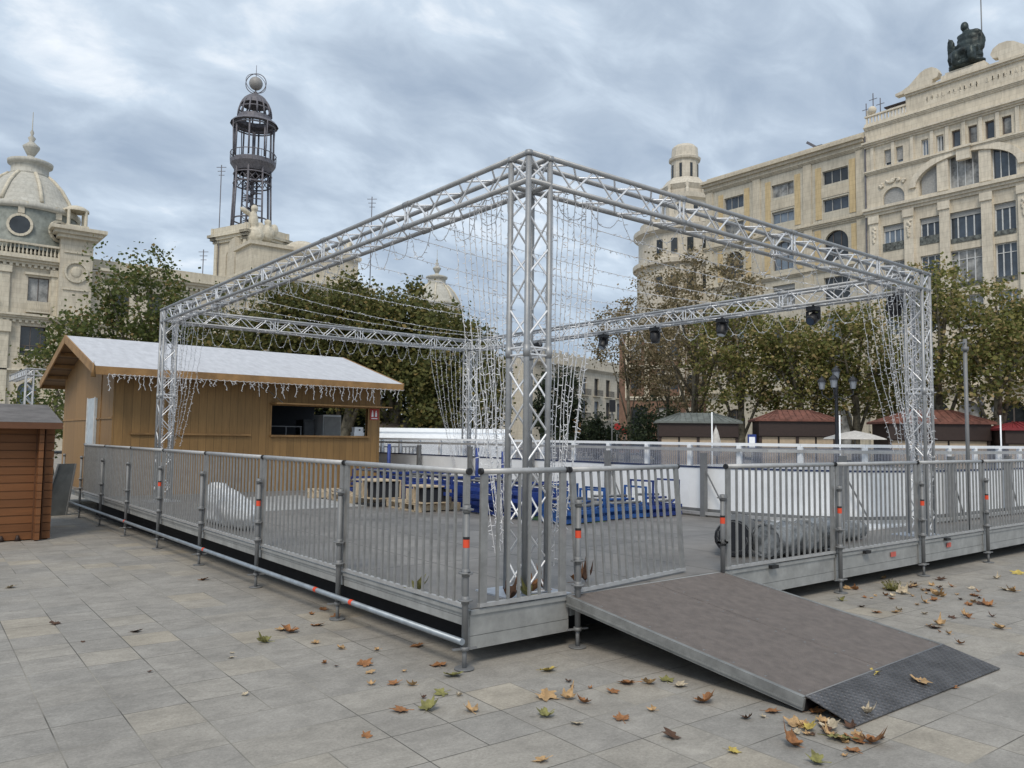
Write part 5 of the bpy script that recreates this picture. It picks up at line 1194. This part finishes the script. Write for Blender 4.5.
# ------------------------------------------------------------------ trees
def make_tree(label, px, D, h, rx, rz_, cz, leafm, nclump, per, ls, seed, group, trunk_r=.22, limbs=7, gapb=.0, squash=1., name='plane_tree', holes=0, cr_=1.0):
    rnd = random.Random(seed); q = spot(px, D); gz0 = gz(q.x, q.y); base = Vector((q.x, q.y, gz0))
    t = thing(name, label, 'tree', tuple(base), 0, group)
    top = base+Vector((rnd.uniform(-.3, .3), rnd.uniform(-.3, .3), cz-rz_*.55)); tr = MB()
    pts = [base, base+(top-base)*.35+Vector((rnd.uniform(-.15, .15), rnd.uniform(-.15, .15), 0)), base+(top-base)*.7, top]
    tr.tube(pts, [trunk_r*1.25, trunk_r, trunk_r*.85, trunk_r*.6], 8)
    tips = []
    cc = base+Z*cz
    for i in range(limbs):
        a = 2*PI*i/limbs+rnd.uniform(-.4, .4); s0 = pts[1+i % 3] if i else top; e = cc+Vector((math.cos(a)*rx*rnd.uniform(.45, .85), math.sin(a)*rx*rnd.uniform(.45, .85), rz_*rnd.uniform(-.3, .85)))
        if i == 0: e = cc+Z*rz_*.85
        m_ = s0.lerp(e, .5)+Vector((rnd.uniform(-.4, .4), rnd.uniform(-.4, .4), rnd.uniform(.1, .7)))
        tr.tube([s0, m_, e], [trunk_r*.45, trunk_r*.28, trunk_r*.08], 5); tips.append(e)
        for j in range(4):
            s1 = m_.lerp(e, rnd.uniform(0, .7)); e1 = s1+Vector((rnd.uniform(-1, 1), rnd.uniform(-1, 1), rnd.uniform(-.2, 1)))*rx*.4; tr.tube([s1, s1.lerp(e1, .5)+Z*.15, e1], [trunk_r*.18, trunk_r*.1, trunk_r*.03], 4); tips.append(e1)
    tr.build('trunk', BARK, t)
    lv = []; lf = []; ls *= .74; per = int(per*1.45)
    for c in range(nclump):
        if rnd.random() < .4 and tips: p0 = rnd.choice(tips)+Vector((rnd.gauss(0, .5), rnd.gauss(0, .5), rnd.gauss(0, .5)))
        else:
            u = rnd.uniform(-1, 1); a = rnd.uniform(0, 2*PI); rr_ = rnd.uniform(.35, 1)**.6; s = math.sqrt(1-u*u)
            p0 = cc+Vector((math.cos(a)*s*rx*rr_, math.sin(a)*s*rx*rr_, u*rz_*rr_*(1 if u > 0 else squash)))
            if noise.noise(p0*.45+Vector((seed*3.1, 0, 0))) < gapb-.25: continue
        cr = rnd.uniform(.45, 1.0)*cr_; k_n = int(per*rnd.uniform(.6, 1.3))
        for _ in range(k_n):
            o = Vector((rnd.gauss(0, 1), rnd.gauss(0, 1), rnd.gauss(0, .75)))*cr*.55; c_ = p0+o; s = ls*rnd.uniform(.6, 1.35)
            a1 = Vector((rnd.gauss(0, 1), rnd.gauss(0, 1), rnd.gauss(0, .6))).normalized(); b1 = a1.cross(Vector((rnd.gauss(0, 1), rnd.gauss(0, 1), rnd.gauss(0, 1)))).normalized()
            i0 = len(lv); lv += [c_-a1*s*.5, c_+b1*s*.42, c_+a1*s*.6, c_-b1*s*.42]; lf.append((i0, i0+1, i0+2, i0+3))
    me = bpy.data.meshes.new('crown'); me.from_pydata([tuple(v-base) for v in lv], [], lf); me.materials.append(leafm); me.update()
    o = bpy.data.objects.new('crown', me); COL.objects.link(o); o.parent = t
    return t
G1 = 'trees behind the wooden hut'; G2 = 'plane trees along the right side of the square'
make_tree('green tree left of the hut roof ridge, in front of the domed pavilion', 76, 42, 8.6, 2.2, 2.4, 6.0, LEAFG, 85, 42, .26, 1, G1)
make_tree('tallest airy green tree above the hut roof, left of the truss', 142, 44, 12, 2.9, 3.7, 8.5, LEAFG, 135, 40, .26, 2, G1, gapb=.1)
make_tree('green tree directly behind the left truss column', 182, 46, 9.5, 2.6, 2.5, 7.0, LEAFG, 85, 42, .26, 3, G1, gapb=.1)
make_tree('small green bush-like tree low behind the hut gable', 50, 36, 4, 1.5, 1.3, 2.6, LEAFG, 40, 40, .22, 4, G1)
for i, (px, D, cz, rx, rz_, lab) in enumerate(((235, 43, 5.7, 3.2, 2.9, 'dark ficus tree behind the front of the hut roof'), (290, 41, 6.6, 3.2, 3.0, 'dark ficus tree above the middle of the hut roof'), (345, 40, 6.4, 3.0, 3.3, 'dark ficus tree left of the hut roof end'), (392, 39, 5.9, 2.6, 3.3, 'tallest dark ficus tree right above the hut roof end'), (442, 38, 4.9, 2.2, 2.9, 'dark ficus tree right of the hut with a low crown'), (474, 42, 4.4, 1.4, 3.3, 'narrow dark tree behind the far truss column'))):
    make_tree(lab, px, D, 10, rx, rz_, cz, LEAFD, 185, 62, .25, 20+i, G1, name='ficus_tree', gapb=-.1, trunk_r=.35)
for i, (px, D) in enumerate(((410, 44), (350, 46), (300, 47), (455, 46), (240, 48))):
    make_tree(['dark low tree behind the right end of the hut', 'dark low tree behind the serving hatch', 'dark low tree behind the middle of the hut', 'dark low tree behind the far truss column', 'dark low tree behind the left half of the hut'][i], px, D, 5, 2.6, 2.2, 2.6, LEAFC, 90, 55, .25, 40+i, G1, name='ficus_tree')
make_tree('very dark cypress-like tree seen through the front truss column', 557, 70, 8, 2.2, 4.2, 4.4, LEAFC, 120, 50, .3, 50, None, name='cypress_tree', gapb=-.2)
make_tree('dark round bush before the pale balcony building', 597, 80, 4, 2.8, 1.5, 1.9, LEAFC, 90, 50, .3, 51, None, name='bush')
make_tree('dark green bush left of the green roofed kiosk', 655, 62, 4, 2.3, 1.7, 2.3, LEAFC, 70, 45, .3, 52, None, name='bush')
make_tree('sparse brown plane tree in front of the ivory tower', 696, 62, 17, 6.0, 6.6, 11.2, LEAFB, 330, 30, .27, 60, G2, gapb=.10, trunk_r=.3, limbs=10, cr_=.9)
make_tree('thin pale brown tree left of the ivory tower', 628, 70, 12, 3.6, 3.4, 10.8, LEAFB, 120, 28, .30, 61, G2, gapb=.1, trunk_r=.18, limbs=7)
make_tree('green and ochre plane tree above the green roofed kiosk', 738, 58, 13, 4.2, 4.9, 8.2, LEAFP, 170, 36, .30, 62, G2, gapb=.1, trunk_r=.3)
make_tree('leafy plane tree between the two kiosks', 800, 56, 13, 4.0, 3.9, 7.0, LEAFP, 185, 38, .30, 63, G2, gapb=.06, trunk_r=.32)
make_tree('leafy plane tree behind the tall street lamp', 858, 55, 12, 3.8, 4.2, 7.6, LEAFP, 170, 38, .30, 64, G2, gapb=.08, trunk_r=.3)
make_tree('plane tree just right of the right truss column, with a tall crown', 938, 48, 14, 3.4, 5.0, 8.4, LEAFP, 190, 36, .28, 65, G2, gapb=.1, trunk_r=.32)
make_tree('rusty green plane tree at the right photo edge', 1000, 46, 12, 3.2, 4.2, 7.2, LEAFP, 160, 36, .28, 66, G2, gapb=.1, trunk_r=.3)
make_tree('plane tree beyond the right photo edge', 1060, 46, 12, 3.4, 4.0, 7.0, LEAFP, 120, 44, .28, 67, G2, trunk_r=.3)
make_tree('low plane tree hidden behind the right truss column', 900, 58, 9, 3.0, 3.0, 5.4, LEAFP, 100, 44, .30, 68, G2, trunk_r=.25)
make_tree('low brown plane tree before the brick building', 665, 70, 10, 3.8, 3.2, 6.6, LEAFB, 90, 36, .30, 69, G2, gapb=.08, trunk_r=.22)

# ------------------------------------------------------------------ kiosks beyond the rink
def kiosk(px0, px1, D, top, eave, wallh, roofm, lab, nsh=4, seed=0):
    a = spot(px0, D); b = spot(px1, D*.985); d = (b-a); L = d.length; d.normalize(); nr = Vector((d.y, -d.x, 0)); g0 = -.3
    t = thing('flower_kiosk', lab, 'kiosk', (a.x, a.y, g0)); P = frame_fn(Vector((a.x, a.y, 0)), d, nr)
    dp = 3.0; hp = MB(); e = .0
    c = [P(-.15, eave, .35), P(L+.15, eave, .35), P(L+.15, eave, -dp), P(-.15, eave, -dp)]; c2 = [P(-.15, eave-.12, .35), P(L+.15, eave-.12, .35), P(L+.15, eave-.12, -dp), P(-.15, eave-.12, -dp)]
    r0 = P(L*.3, top, -dp/2+.2); r1 = P(L*.7, top, -dp/2+.2)
    hp.add(c+c2+[r0, r1], [(0, 1, 9, 8), (1, 2, 9), (2, 3, 8, 9), (3, 0, 8), (0, 4, 5, 1), (1, 5, 6, 2), (2, 6, 7, 3), (3, 7, 4, 0), (7, 6, 5, 4)]); hp.build('roof', roofm, t)
    rb2 = MB()
    for k in range(15):
        u = -.1+(L+.2)*k/14; tp = P(min(max(u, L*.3), L*.7), top+.02, -dp/2+.2); rb2.tube([P(u, eave+.02, .34), tp], .025, 4)
    rb2.build('roof_ribs', roofm, t)
    m1 = MB(); bx(m1, P, .1, L-.1, wallh, eave-.12, -dp+.3, .2); bx(m1, P, .1, L-.1, g0, .0, -dp+.3, .05); m1.build('fascia', KIOSKB, t)
    m1 = MB(); bx(m1, P, .15, L-.15, .0, wallh, -dp+.35, -.05); m1.build('wall', KIOSKB, t)
    for k in range(nsh):
        u0 = .2+(L-.4)*k/nsh; m1 = MB(); bx(m1, P, u0+.06, u0+(L-.4)/nsh-.06, .1, wallh-.05, -.05, .02); m1.build('shutter', KIOSKP, t)
    for k in (0, 2, nsh): m1 = MB(); u0 = .2+(L-.4)*k/nsh; bx(m1, P, u0-.09, u0+.09, .0, wallh, -.04, .1); m1.build('pillar', KIOSKB, t)
    return P, L
kiosk(657, 740, 52, 3.55, 2.95, 1.95, GREENR, 'flower kiosk with a grey green hipped roof and pale shutters', 4)
kiosk(757, 838, 50, 3.75, 3.1, 2.05, TERRA, 'flower kiosk with a red hipped roof left of the street lamp', 4)
kiosk(886, 992, 46, 3.7, 2.95, 1.9, TERRA, 'flower kiosk with a red roof behind the right truss column', 5)
kiosk(1002, 1075, 44, 3.0, 2.6, 1.75, AWNING, 'stall with a dark red awning at the right photo edge', 3)
q = spot(400, 40)
# canopy of stall left of far column
t = thing('stall_canopy', 'low brown stall canopy behind the right end of the wooden hut', 'canopy', (q.x, q.y, -.3))
a = spot(368, 38); b = spot(404, 38); m1 = MB(); m1.hexa([a+Z*2.0, b+Z*1.95, b+Z*2.0+fw*2, a+Z*2.0+fw*2, a+Z*2.1, b+Z*2.05, b+Z*2.5+fw*2, a+Z*2.5+fw*2]); m1.build('roof', mat('brown_canvas', (.16, .13, .11), .8), t)
for p in (a, b): MB().tube([p+Z*-.3+fw*.3, p+Z*2.0+fw*.3], .05, 6).build('leg', IRON, t)
# white cabin beyond the rink
t = thing('site_cabin', 'long low white cabin beyond the rink, right of the wooden hut', 'cabin', tuple(spot(445, 31)))
a = spot(372, 31); b = spot(505, 31); P = frame_fn(Vector((a.x, a.y, 0)), b-a, (-fw.x, -fw.y, 0)); L = (b-a).length
m1 = MB(); bx(m1, P, 0, L, -.3, 1.9, -2.4, 0); m1.build('body', WHITEP, t); m1 = MB(); bx(m1, P, -.05, L+.05, 1.9, 2.05, -2.5, .06); m1.build('roof', WHITEP, t)
m1 = MB(); bx(m1, P, 0, L, 1.6, 1.63, 0, .02); m1.build('trim', SHUT, t)
# white folded parasol
q = spot(716, 47); t = thing('folded_parasol', 'folded white parasol standing before the green roofed kiosk', 'parasol', (q.x, q.y, -.3))
MB().lathe(q, [(.1, .8), (.32, 1.0), (.28, 1.7), (.12, 2.3), (.03, 2.5)], 10).build('canopy', CANVAS, t); MB().tube([q-Z*.3, q+Z*2.6], .03, 6).build('pole', GALV, t)
# open awning/parasol beside second kiosk
q = spot(855, 45); t = thing('market_parasol', 'flat pale parasol right of the red roofed kiosk', 'parasol', (q.x, q.y, -.3))
MB().lathe(q, [(1.75, 1.88), (1.7, 1.95), (.9, 2.2), (0, 2.38)], 8, sm=False).build('canopy', CANVAS, t); MB().tube([q-Z*.3, q+Z*2.35], .035, 6).build('pole', GALV, t)
# thin poles
for px, D, z1, lab in ((712, 40, 3.15, 'thin white flagpole before the green roofed kiosk'), (840, 38, 3.0, 'thin white pole right of the street lamp'), (1001, 38, 3.1, 'thin white pole near the right photo edge')):
    q = spot(px, D); t = thing('flagpole', lab, 'pole', (q.x, q.y, -.3)); MB().tube([q-Z*.3, q+Z*z1], .035, 6).build('pole', WHITEP, t); MB().lathe(q-Z*.3, [(.18, 0), (.18, .05), (.05, .1)], 8).build('foot', GALV, t)
# street lamp with lanterns
def street_lamp(px, D, H, lab, n_=3):
    q = spot(px, D); t = thing('street_lamp', lab, 'street lamp', (q.x, q.y, -.3)); q = q-Z*.3
    MB().lathe(q, [(.32, 0), (.32, .4), (.2, .55), (.16, 1.2), (.11, 1.4), (.085, H-1.2), (.14, H-1.15), (.09, H-1.0), (.07, H-.7)], 12).build('post', LAMPB, t)
    ls_ = [(Vector((0, 0, 0)), H-.62)]+[(Vector((math.cos(a), math.sin(a), 0))*.95, H-1.15) for a in [2*PI*k/n_-.67 for k in range(n_)]]
    for o, z in ls_:
        if o.length: MB().tube([q+Z*(H-1.55), q+o*.5+Z*(H-1.75), q+o+Z*(H-1.45), q+o+Z*z], .035, 6).build('arm', LAMPB, t)
        ln = MB().lathe(q+o+Z*z, [(.13, 0), (.2, .42)], 6, sm=False).build('lantern', mat('lantern_glass', (.20, .215, .24), .3), t)
        MB().lathe(q+o+Z*z, [(.25, .41), (.24, .5), (.12, .64), (.04, .7), (.0, .84)], 6, sm=False).build('lantern_cap', LAMPB, ln)
street_lamp(837, 44, 6.15, 'dark iron street lamp with a cluster of lanterns before the red roofed kiosk')
street_lamp(982, 60, 5.6, 'distant dark street lamp behind the tall grey pole')
# small street things in the gap
q = spot(576, 75); t = thing('advertising_panel', 'small yellow lit advertising panel on a post by the pale building', 'sign', (q.x, q.y, -.3))
P = frame_fn(q, (rt.x, rt.y, 0), (-fw.x, -fw.y, 0)); m1 = MB(); bx(m1, P, -.5, .5, 2.2, 3.7, -.1, .1); m1.build('panel', LAMPB, t); m1 = MB(); bx(m1, P, -.4, .4, 2.35, 3.55, .1, .12); m1.build('poster', mat('yellow_poster', (.55, .33, .14), .5, 0, .5, 3), t); MB().tube([q-Z*.3, q+Z*2.2], .06).build('post', LAMPB, t)
for px, D, H, c, lab in ((617, 70, 3.2, REDSIGN, 'red round traffic sign by the pale building'), (625, 74, 2.9, REDSIGN, 'small red traffic sign right of another one'), (612, 66, 5.0, LAMPB, 'dark traffic light post by the pale building')):
    q = spot(px, D); t = thing('traffic_sign', lab, 'traffic sign', (q.x, q.y, -.3)); MB().tube([q-Z*.3, q+Z*H], .06, 6).build('post', GALV, t); P = frame_fn(q, (rt.x, rt.y, 0), (-fw.x, -fw.y, 0)); m1 = MB()
    if c is LAMPB: bx(m1, P, -.25, .25, H-1, H, .06, .3)
    else: m1.prism([P(math.cos(2*PI*k/12)*.3, H-.35+math.sin(2*PI*k/12)*.3, .07) for k in range(12)], Vector((-fw.x, -fw.y, 0))*.03)
    m1.build('sign_face', c, t)
q = spot(752, 46); t = thing('info_board', 'small blue and white notice board between the kiosks', 'sign', (q.x, q.y, -.3))
P = frame_fn(q, (rt.x, rt.y, 0), (-fw.x, -fw.y, 0)); m1 = MB(); bx(m1, P, -.25, .25, 1.2, 2.1, -.04, 0); m1.build('board', BLUE, t); m1 = MB(); bx(m1, P, -.17, .17, 1.3, 1.95, .0, .02); m1.build('notice', WHITEP, t); MB().tube([q-Z*.3, q+Z*1.2], .04).build('post', GALV, t)
# low street kerb and hedge mass far away so that no bare horizon shows
def far_block(px0, px1, D, h, m_, lab, nm_='far_building'):
    a = spot(px0, D); b = spot(px1, D); P = frame_fn(Vector((a.x, a.y, 0)), b-a, (-fw.x, -fw.y, 0)); L = (b-a).length; t = thing(nm_, lab, 'building', (a.x, a.y, 0)); ops_ = []; nw = int(L/3.4)
    for k in range(nw):
        for z in range(int((h-2)/3.8)): ops_.append((1+k*3.4, 2.4+k*3.4, 1.2+z*3.8, 3.5+z*3.8, ''))
    wall_with_holes(P, 0, L, -.3, h, ops_).build('facade', m_, t)
    for o_ in ops_: window(t, P, *o_[:4], mull=2, frame=DFRAME, glass=GLASSB)
    m1 = MB(); bx(m1, P, 0, L, -.3, h-.01, -10, -.51); m1.build('body', m_, t); cornice(t, P, 0, L, h-.5, .5, .4, m_, 2)
far_block(480, 536, 140, 11, PALE, 'pale distant building seen between the truss columns')

# ------------------------------------------------------------------ fallen leaves
LC = {}
def leafm(n_, c):
    LC[n_] = mat('leaf_'+n_, c, .75, 0, .3, 25, .3, 60); return LC[n_]
leafm('brown', (.30, .135, .05)); leafm('tan', (.45, .29, .14)); leafm('yellow', (.52, .40, .10)); leafm('green', (.22, .21, .07)); leafm('dark', (.09, .045, .025)); leafm('pale', (.50, .42, .30))
def leaf_mesh(seed, curl):
    rnd = random.Random(seed); N = 30; out = []; lobes = [(-2.15, .62), (-1.1, .9), (0, 1.0), (1.1, .9), (2.15, .62)]
    for k in range(N):
        a = -PI+2*PI*k/N; r_ = .22
        for la, lr in lobes:
            d = abs(a-la); r_ = max(r_, lr*max(0, 1-d/.42)*1.0)
        r_ = max(r_, .56+.05*math.sin(a*9)) if abs(a) < 2.6 else .25
        for la, lr in lobes:
            d = abs(a-la); r_ = max(r_, lr*max(0, 1-(d/.5)**1.3))
        out.append((a, r_*rnd.uniform(.88, 1.06)))
    v = [Vector((0, 0, .0))]; f = []
    for ring_ in (.5, 1.0):
        for a, r_ in out:
            x, y = math.sin(a)*r_*ring_*.10, math.cos(a)*r_*ring_*.10
            d2 = (x*x+y*y)/.0072
            z = curl*.05*d2*(1+.8*math.sin(a*2+seed))+abs(x)*.18*curl+rnd.uniform(0, .012)*ring_+.004
            v.append(Vector((x*(1-.18*curl*d2), y*(1-.12*curl*d2), z)))
    for k in range(N): f.append((0, 1+k, 1+(k+1) % N)); f.append((1+k, 1+N+k, 1+N+(k+1) % N, 1+(k+1) % N))
    n0 = len(v); v += [Vector((0, -.01, .006)), Vector((.002, -.01, .009)), Vector((.004, -.085, .012)), Vector((.0, -.085, .008))]; f.append((n0, n0+1, n0+2, n0+3))
    me = bpy.data.meshes.new('leaf'); me.from_pydata([tuple(p) for p in v], [], f); me.polygons.foreach_set('use_smooth', [True]*len(f)); me.update(); return me
lmeshes = {}
def leaf_at(px, py, col, size=1., curl=None, z=None, where='on the grey paving'):
    d = r2*((px-512)/FPX)+fw+u2*((384-py)/FPX); h_ = z if z is not None else 0
    s = (h_-EYE)/d.z; p = Vector((0, 0, EYE))+d*s
    if z is None:
        for _ in range(4): h_ = gz(p.x, p.y); s = (h_-EYE)/d.z; p = Vector((0, 0, EYE))+d*s
    cu = curl if curl is not None else random.choice([.2, .3, .5, .7, 1.0]); key = (col, round(cu, 1), random.randint(0, 4))
    if key not in lmeshes:
        me = leaf_mesh(hash(key[1])+key[2]*7, cu); me.materials.append(LC[col]); lmeshes[key] = me
    o = bpy.data.objects.new('fallen_leaf', lmeshes[key]); COL.objects.link(o)
    if z is not None and z > .01: o.location = (p.x, p.y, z+.004)
    else: o.location = (p.x, p.y, h_+.002)
    o.rotation_euler = (random.uniform(-.25, .25), random.uniform(-.25, .25), random.uniform(0, 6.28)); o.scale = (size,)*3
    adj = {'brown': 'brown', 'tan': 'tan', 'yellow': 'yellow', 'green': 'greenish', 'dark': 'dark brown', 'pale': 'pale dry'}[col]
    kind_ = 'flat' if cu < .4 else ('half curled' if cu < 1 else 'tightly curled')
    reg = where if where != 'on the grey paving' else ('on the paving left of the platform' if px < 480 else ('on the paving before the ramp' if px < 890 and py > 640 else ('on the paving between platform and ramp foot' if px < 700 else 'on the paving right of the ramp')))
    tag(o, '%s %s plane leaf lying %s' % (kind_, adj, reg), 'leaf', 'fallen plane leaves')
L_ = [(547,671,'yellow',1.0),(545,697,'tan',1.25),(567,699,'tan',.9),(584,703,'brown',.8),(612,692,'brown',.7),(629,684,'brown',1.1),(648,684,'tan',.9),(667,681,'green',.8),(679,686,'pale',.8),(705,702,'brown',1.2),(771,712,'brown',.8),(747,719,'dark',.6),(653,711,'tan',.5),(622,720,'brown',.8),(547,716,'green',.9),(576,724,'pale',.6),(672,737,'dark',.9),(543,761,'tan',.7),(732,752,'yellow',.65),(815,713,'brown',.9),
 (797,726,'tan',1.1),(806,730,'yellow',.9),(829,728,'pale',1.0),(838,739,'green',1.3),(794,746,'brown',1.1),(854,752,'brown',.7),(870,743,'brown',1.2),(818,763,'green',.8),(953,688,'brown',.5),(893,591,'green',1.5),(902,594,'pale',1.2),(914,587,'tan',1.3),(937,596,'tan',1.2),(930,591,'brown',1.),(842,601,'green',.7),(877,613,'brown',.8),(899,611,'pale',.7),(933,628,'dark',.9),(939,625,'tan',.9),(952,618,'dark',.6),(1001,629,'tan',1.0),(987,606,'brown',1.1),(979,604,'dark',.9),(968,605,'brown',.7),(972,589,'pale',.8),(1019,574,'yellow',1.4),(1004,590,'pale',1.),(1014,592,'tan',1.),(940,580,'dark',1.1),(952,587,'brown',.6),(961,600,'dark',.5),(848,589,'tan',1.0),(856,590,'brown',.8),(997,579,'pale',.8),(992,617,'dark',.6),(972,596,'brown',.6),(1022,655,'brown',.6),(862,607,'dark',.6),(925,603,'tan',.8),(935,601,'brown',.8),
 (10,588,'pale',1.0),(55,624,'dark',.8),(135,632,'dark',.8),(204,580,'brown',1.0),(290,632,'brown',1.3),(283,630,'tan',1.),(265,643,'green',1.0),(317,626,'brown',.9),(323,610,'brown',.7),(335,617,'brown',.8),(232,658,'pale',.4),(364,665,'brown',1.0),(370,673,'tan',.6),(371,685,'tan',.5),(395,684,'brown',.7),(439,666,'brown',1.0),(452,676,'green',1.1),(442,694,'green',.8),(402,711,'brown',.9),(429,710,'green',1.1),(471,712,'tan',.8),(245,695,'pale',.4),(366,737,'brown',.5),(417,646,'brown',.9),(313,643,'tan',.4),(232,653,'pale',.3),(150,672,'dark',.3),(460,696,'pale',.4),(83,642,'dark',.3)]
for a in L_: leaf_at(*a)
leaf_at(868, 676, 'yellow', 1.2, .3, .075, 'on the steel lip of the ramp'); leaf_at(919, 682, 'tan', 1.1, .5, .045, 'on the right part of the ramp lip'); leaf_at(867, 714, 'pale', .7, .9, .02, 'at the front edge of the ramp lip')
for px, py, c in ((533, 592, 'brown'), (545, 590, 'brown'), (528, 597, 'green'), (510, 600, 'dark'), (578, 583, 'brown'), (585, 581, 'dark'), (415, 592, 'green')):
    leaf_at(px, py, c, 1.2, 1.3, DZ+.01, 'on the deck behind the front corner railing')
lr = random.Random(99)
for cxp, cyp, sx, sy, nn_ in ((822, 732, 45, 14, 16), (905, 592, 40, 9, 16), (975, 595, 45, 14, 12), (600, 690, 60, 14, 3), (420, 690, 60, 22, 3), (860, 745, 25, 8, 5), (950, 620, 60, 18, 8), (300, 650, 90, 25, 6)):
    for _ in range(nn_):
        leaf_at(lr.gauss(cxp, sx*.6), min(766, lr.gauss(cyp, sy*.6)), lr.choice(['brown', 'tan', 'pale', 'dark', 'tan', 'brown']), lr.uniform(.28, .75), lr.choice([.4, .7, 1.0, 1.5]))
q = Vector((0, 0, EYE)); d = r2*((893-512)/FPX)+fw+u2*((384-594)/FPX); q = q+d*((-.07-EYE)/d.z)
tw = MB(); lr = random.Random(4)
for k in range(70):
    a = lr.uniform(0, 2*PI); e_ = q+Vector((math.cos(a)*lr.uniform(.03, .13), math.sin(a)*lr.uniform(.03, .13), lr.uniform(.03, .15))); tw.tube([q+Vector((lr.uniform(-.05, .05), lr.uniform(-.05, .05), .0)), e_], [.006, .003], 4)
    tw.add([e_, e_+Vector((.015, .01, .01)), e_+Vector((.0, .02, .025)), e_+Vector((-.012, .0, .02))], [(0, 1, 2, 3)])
tag(tw.build('twig_tuft', LC['green']), 'greenish brown tuft of dry twigs among the leaves right of the ramp', 'twigs')
print('faces', sum(len(o.data.polygons) for o in bpy.data.objects if o.type == 'MESH'), 'objects', len(bpy.data.objects))
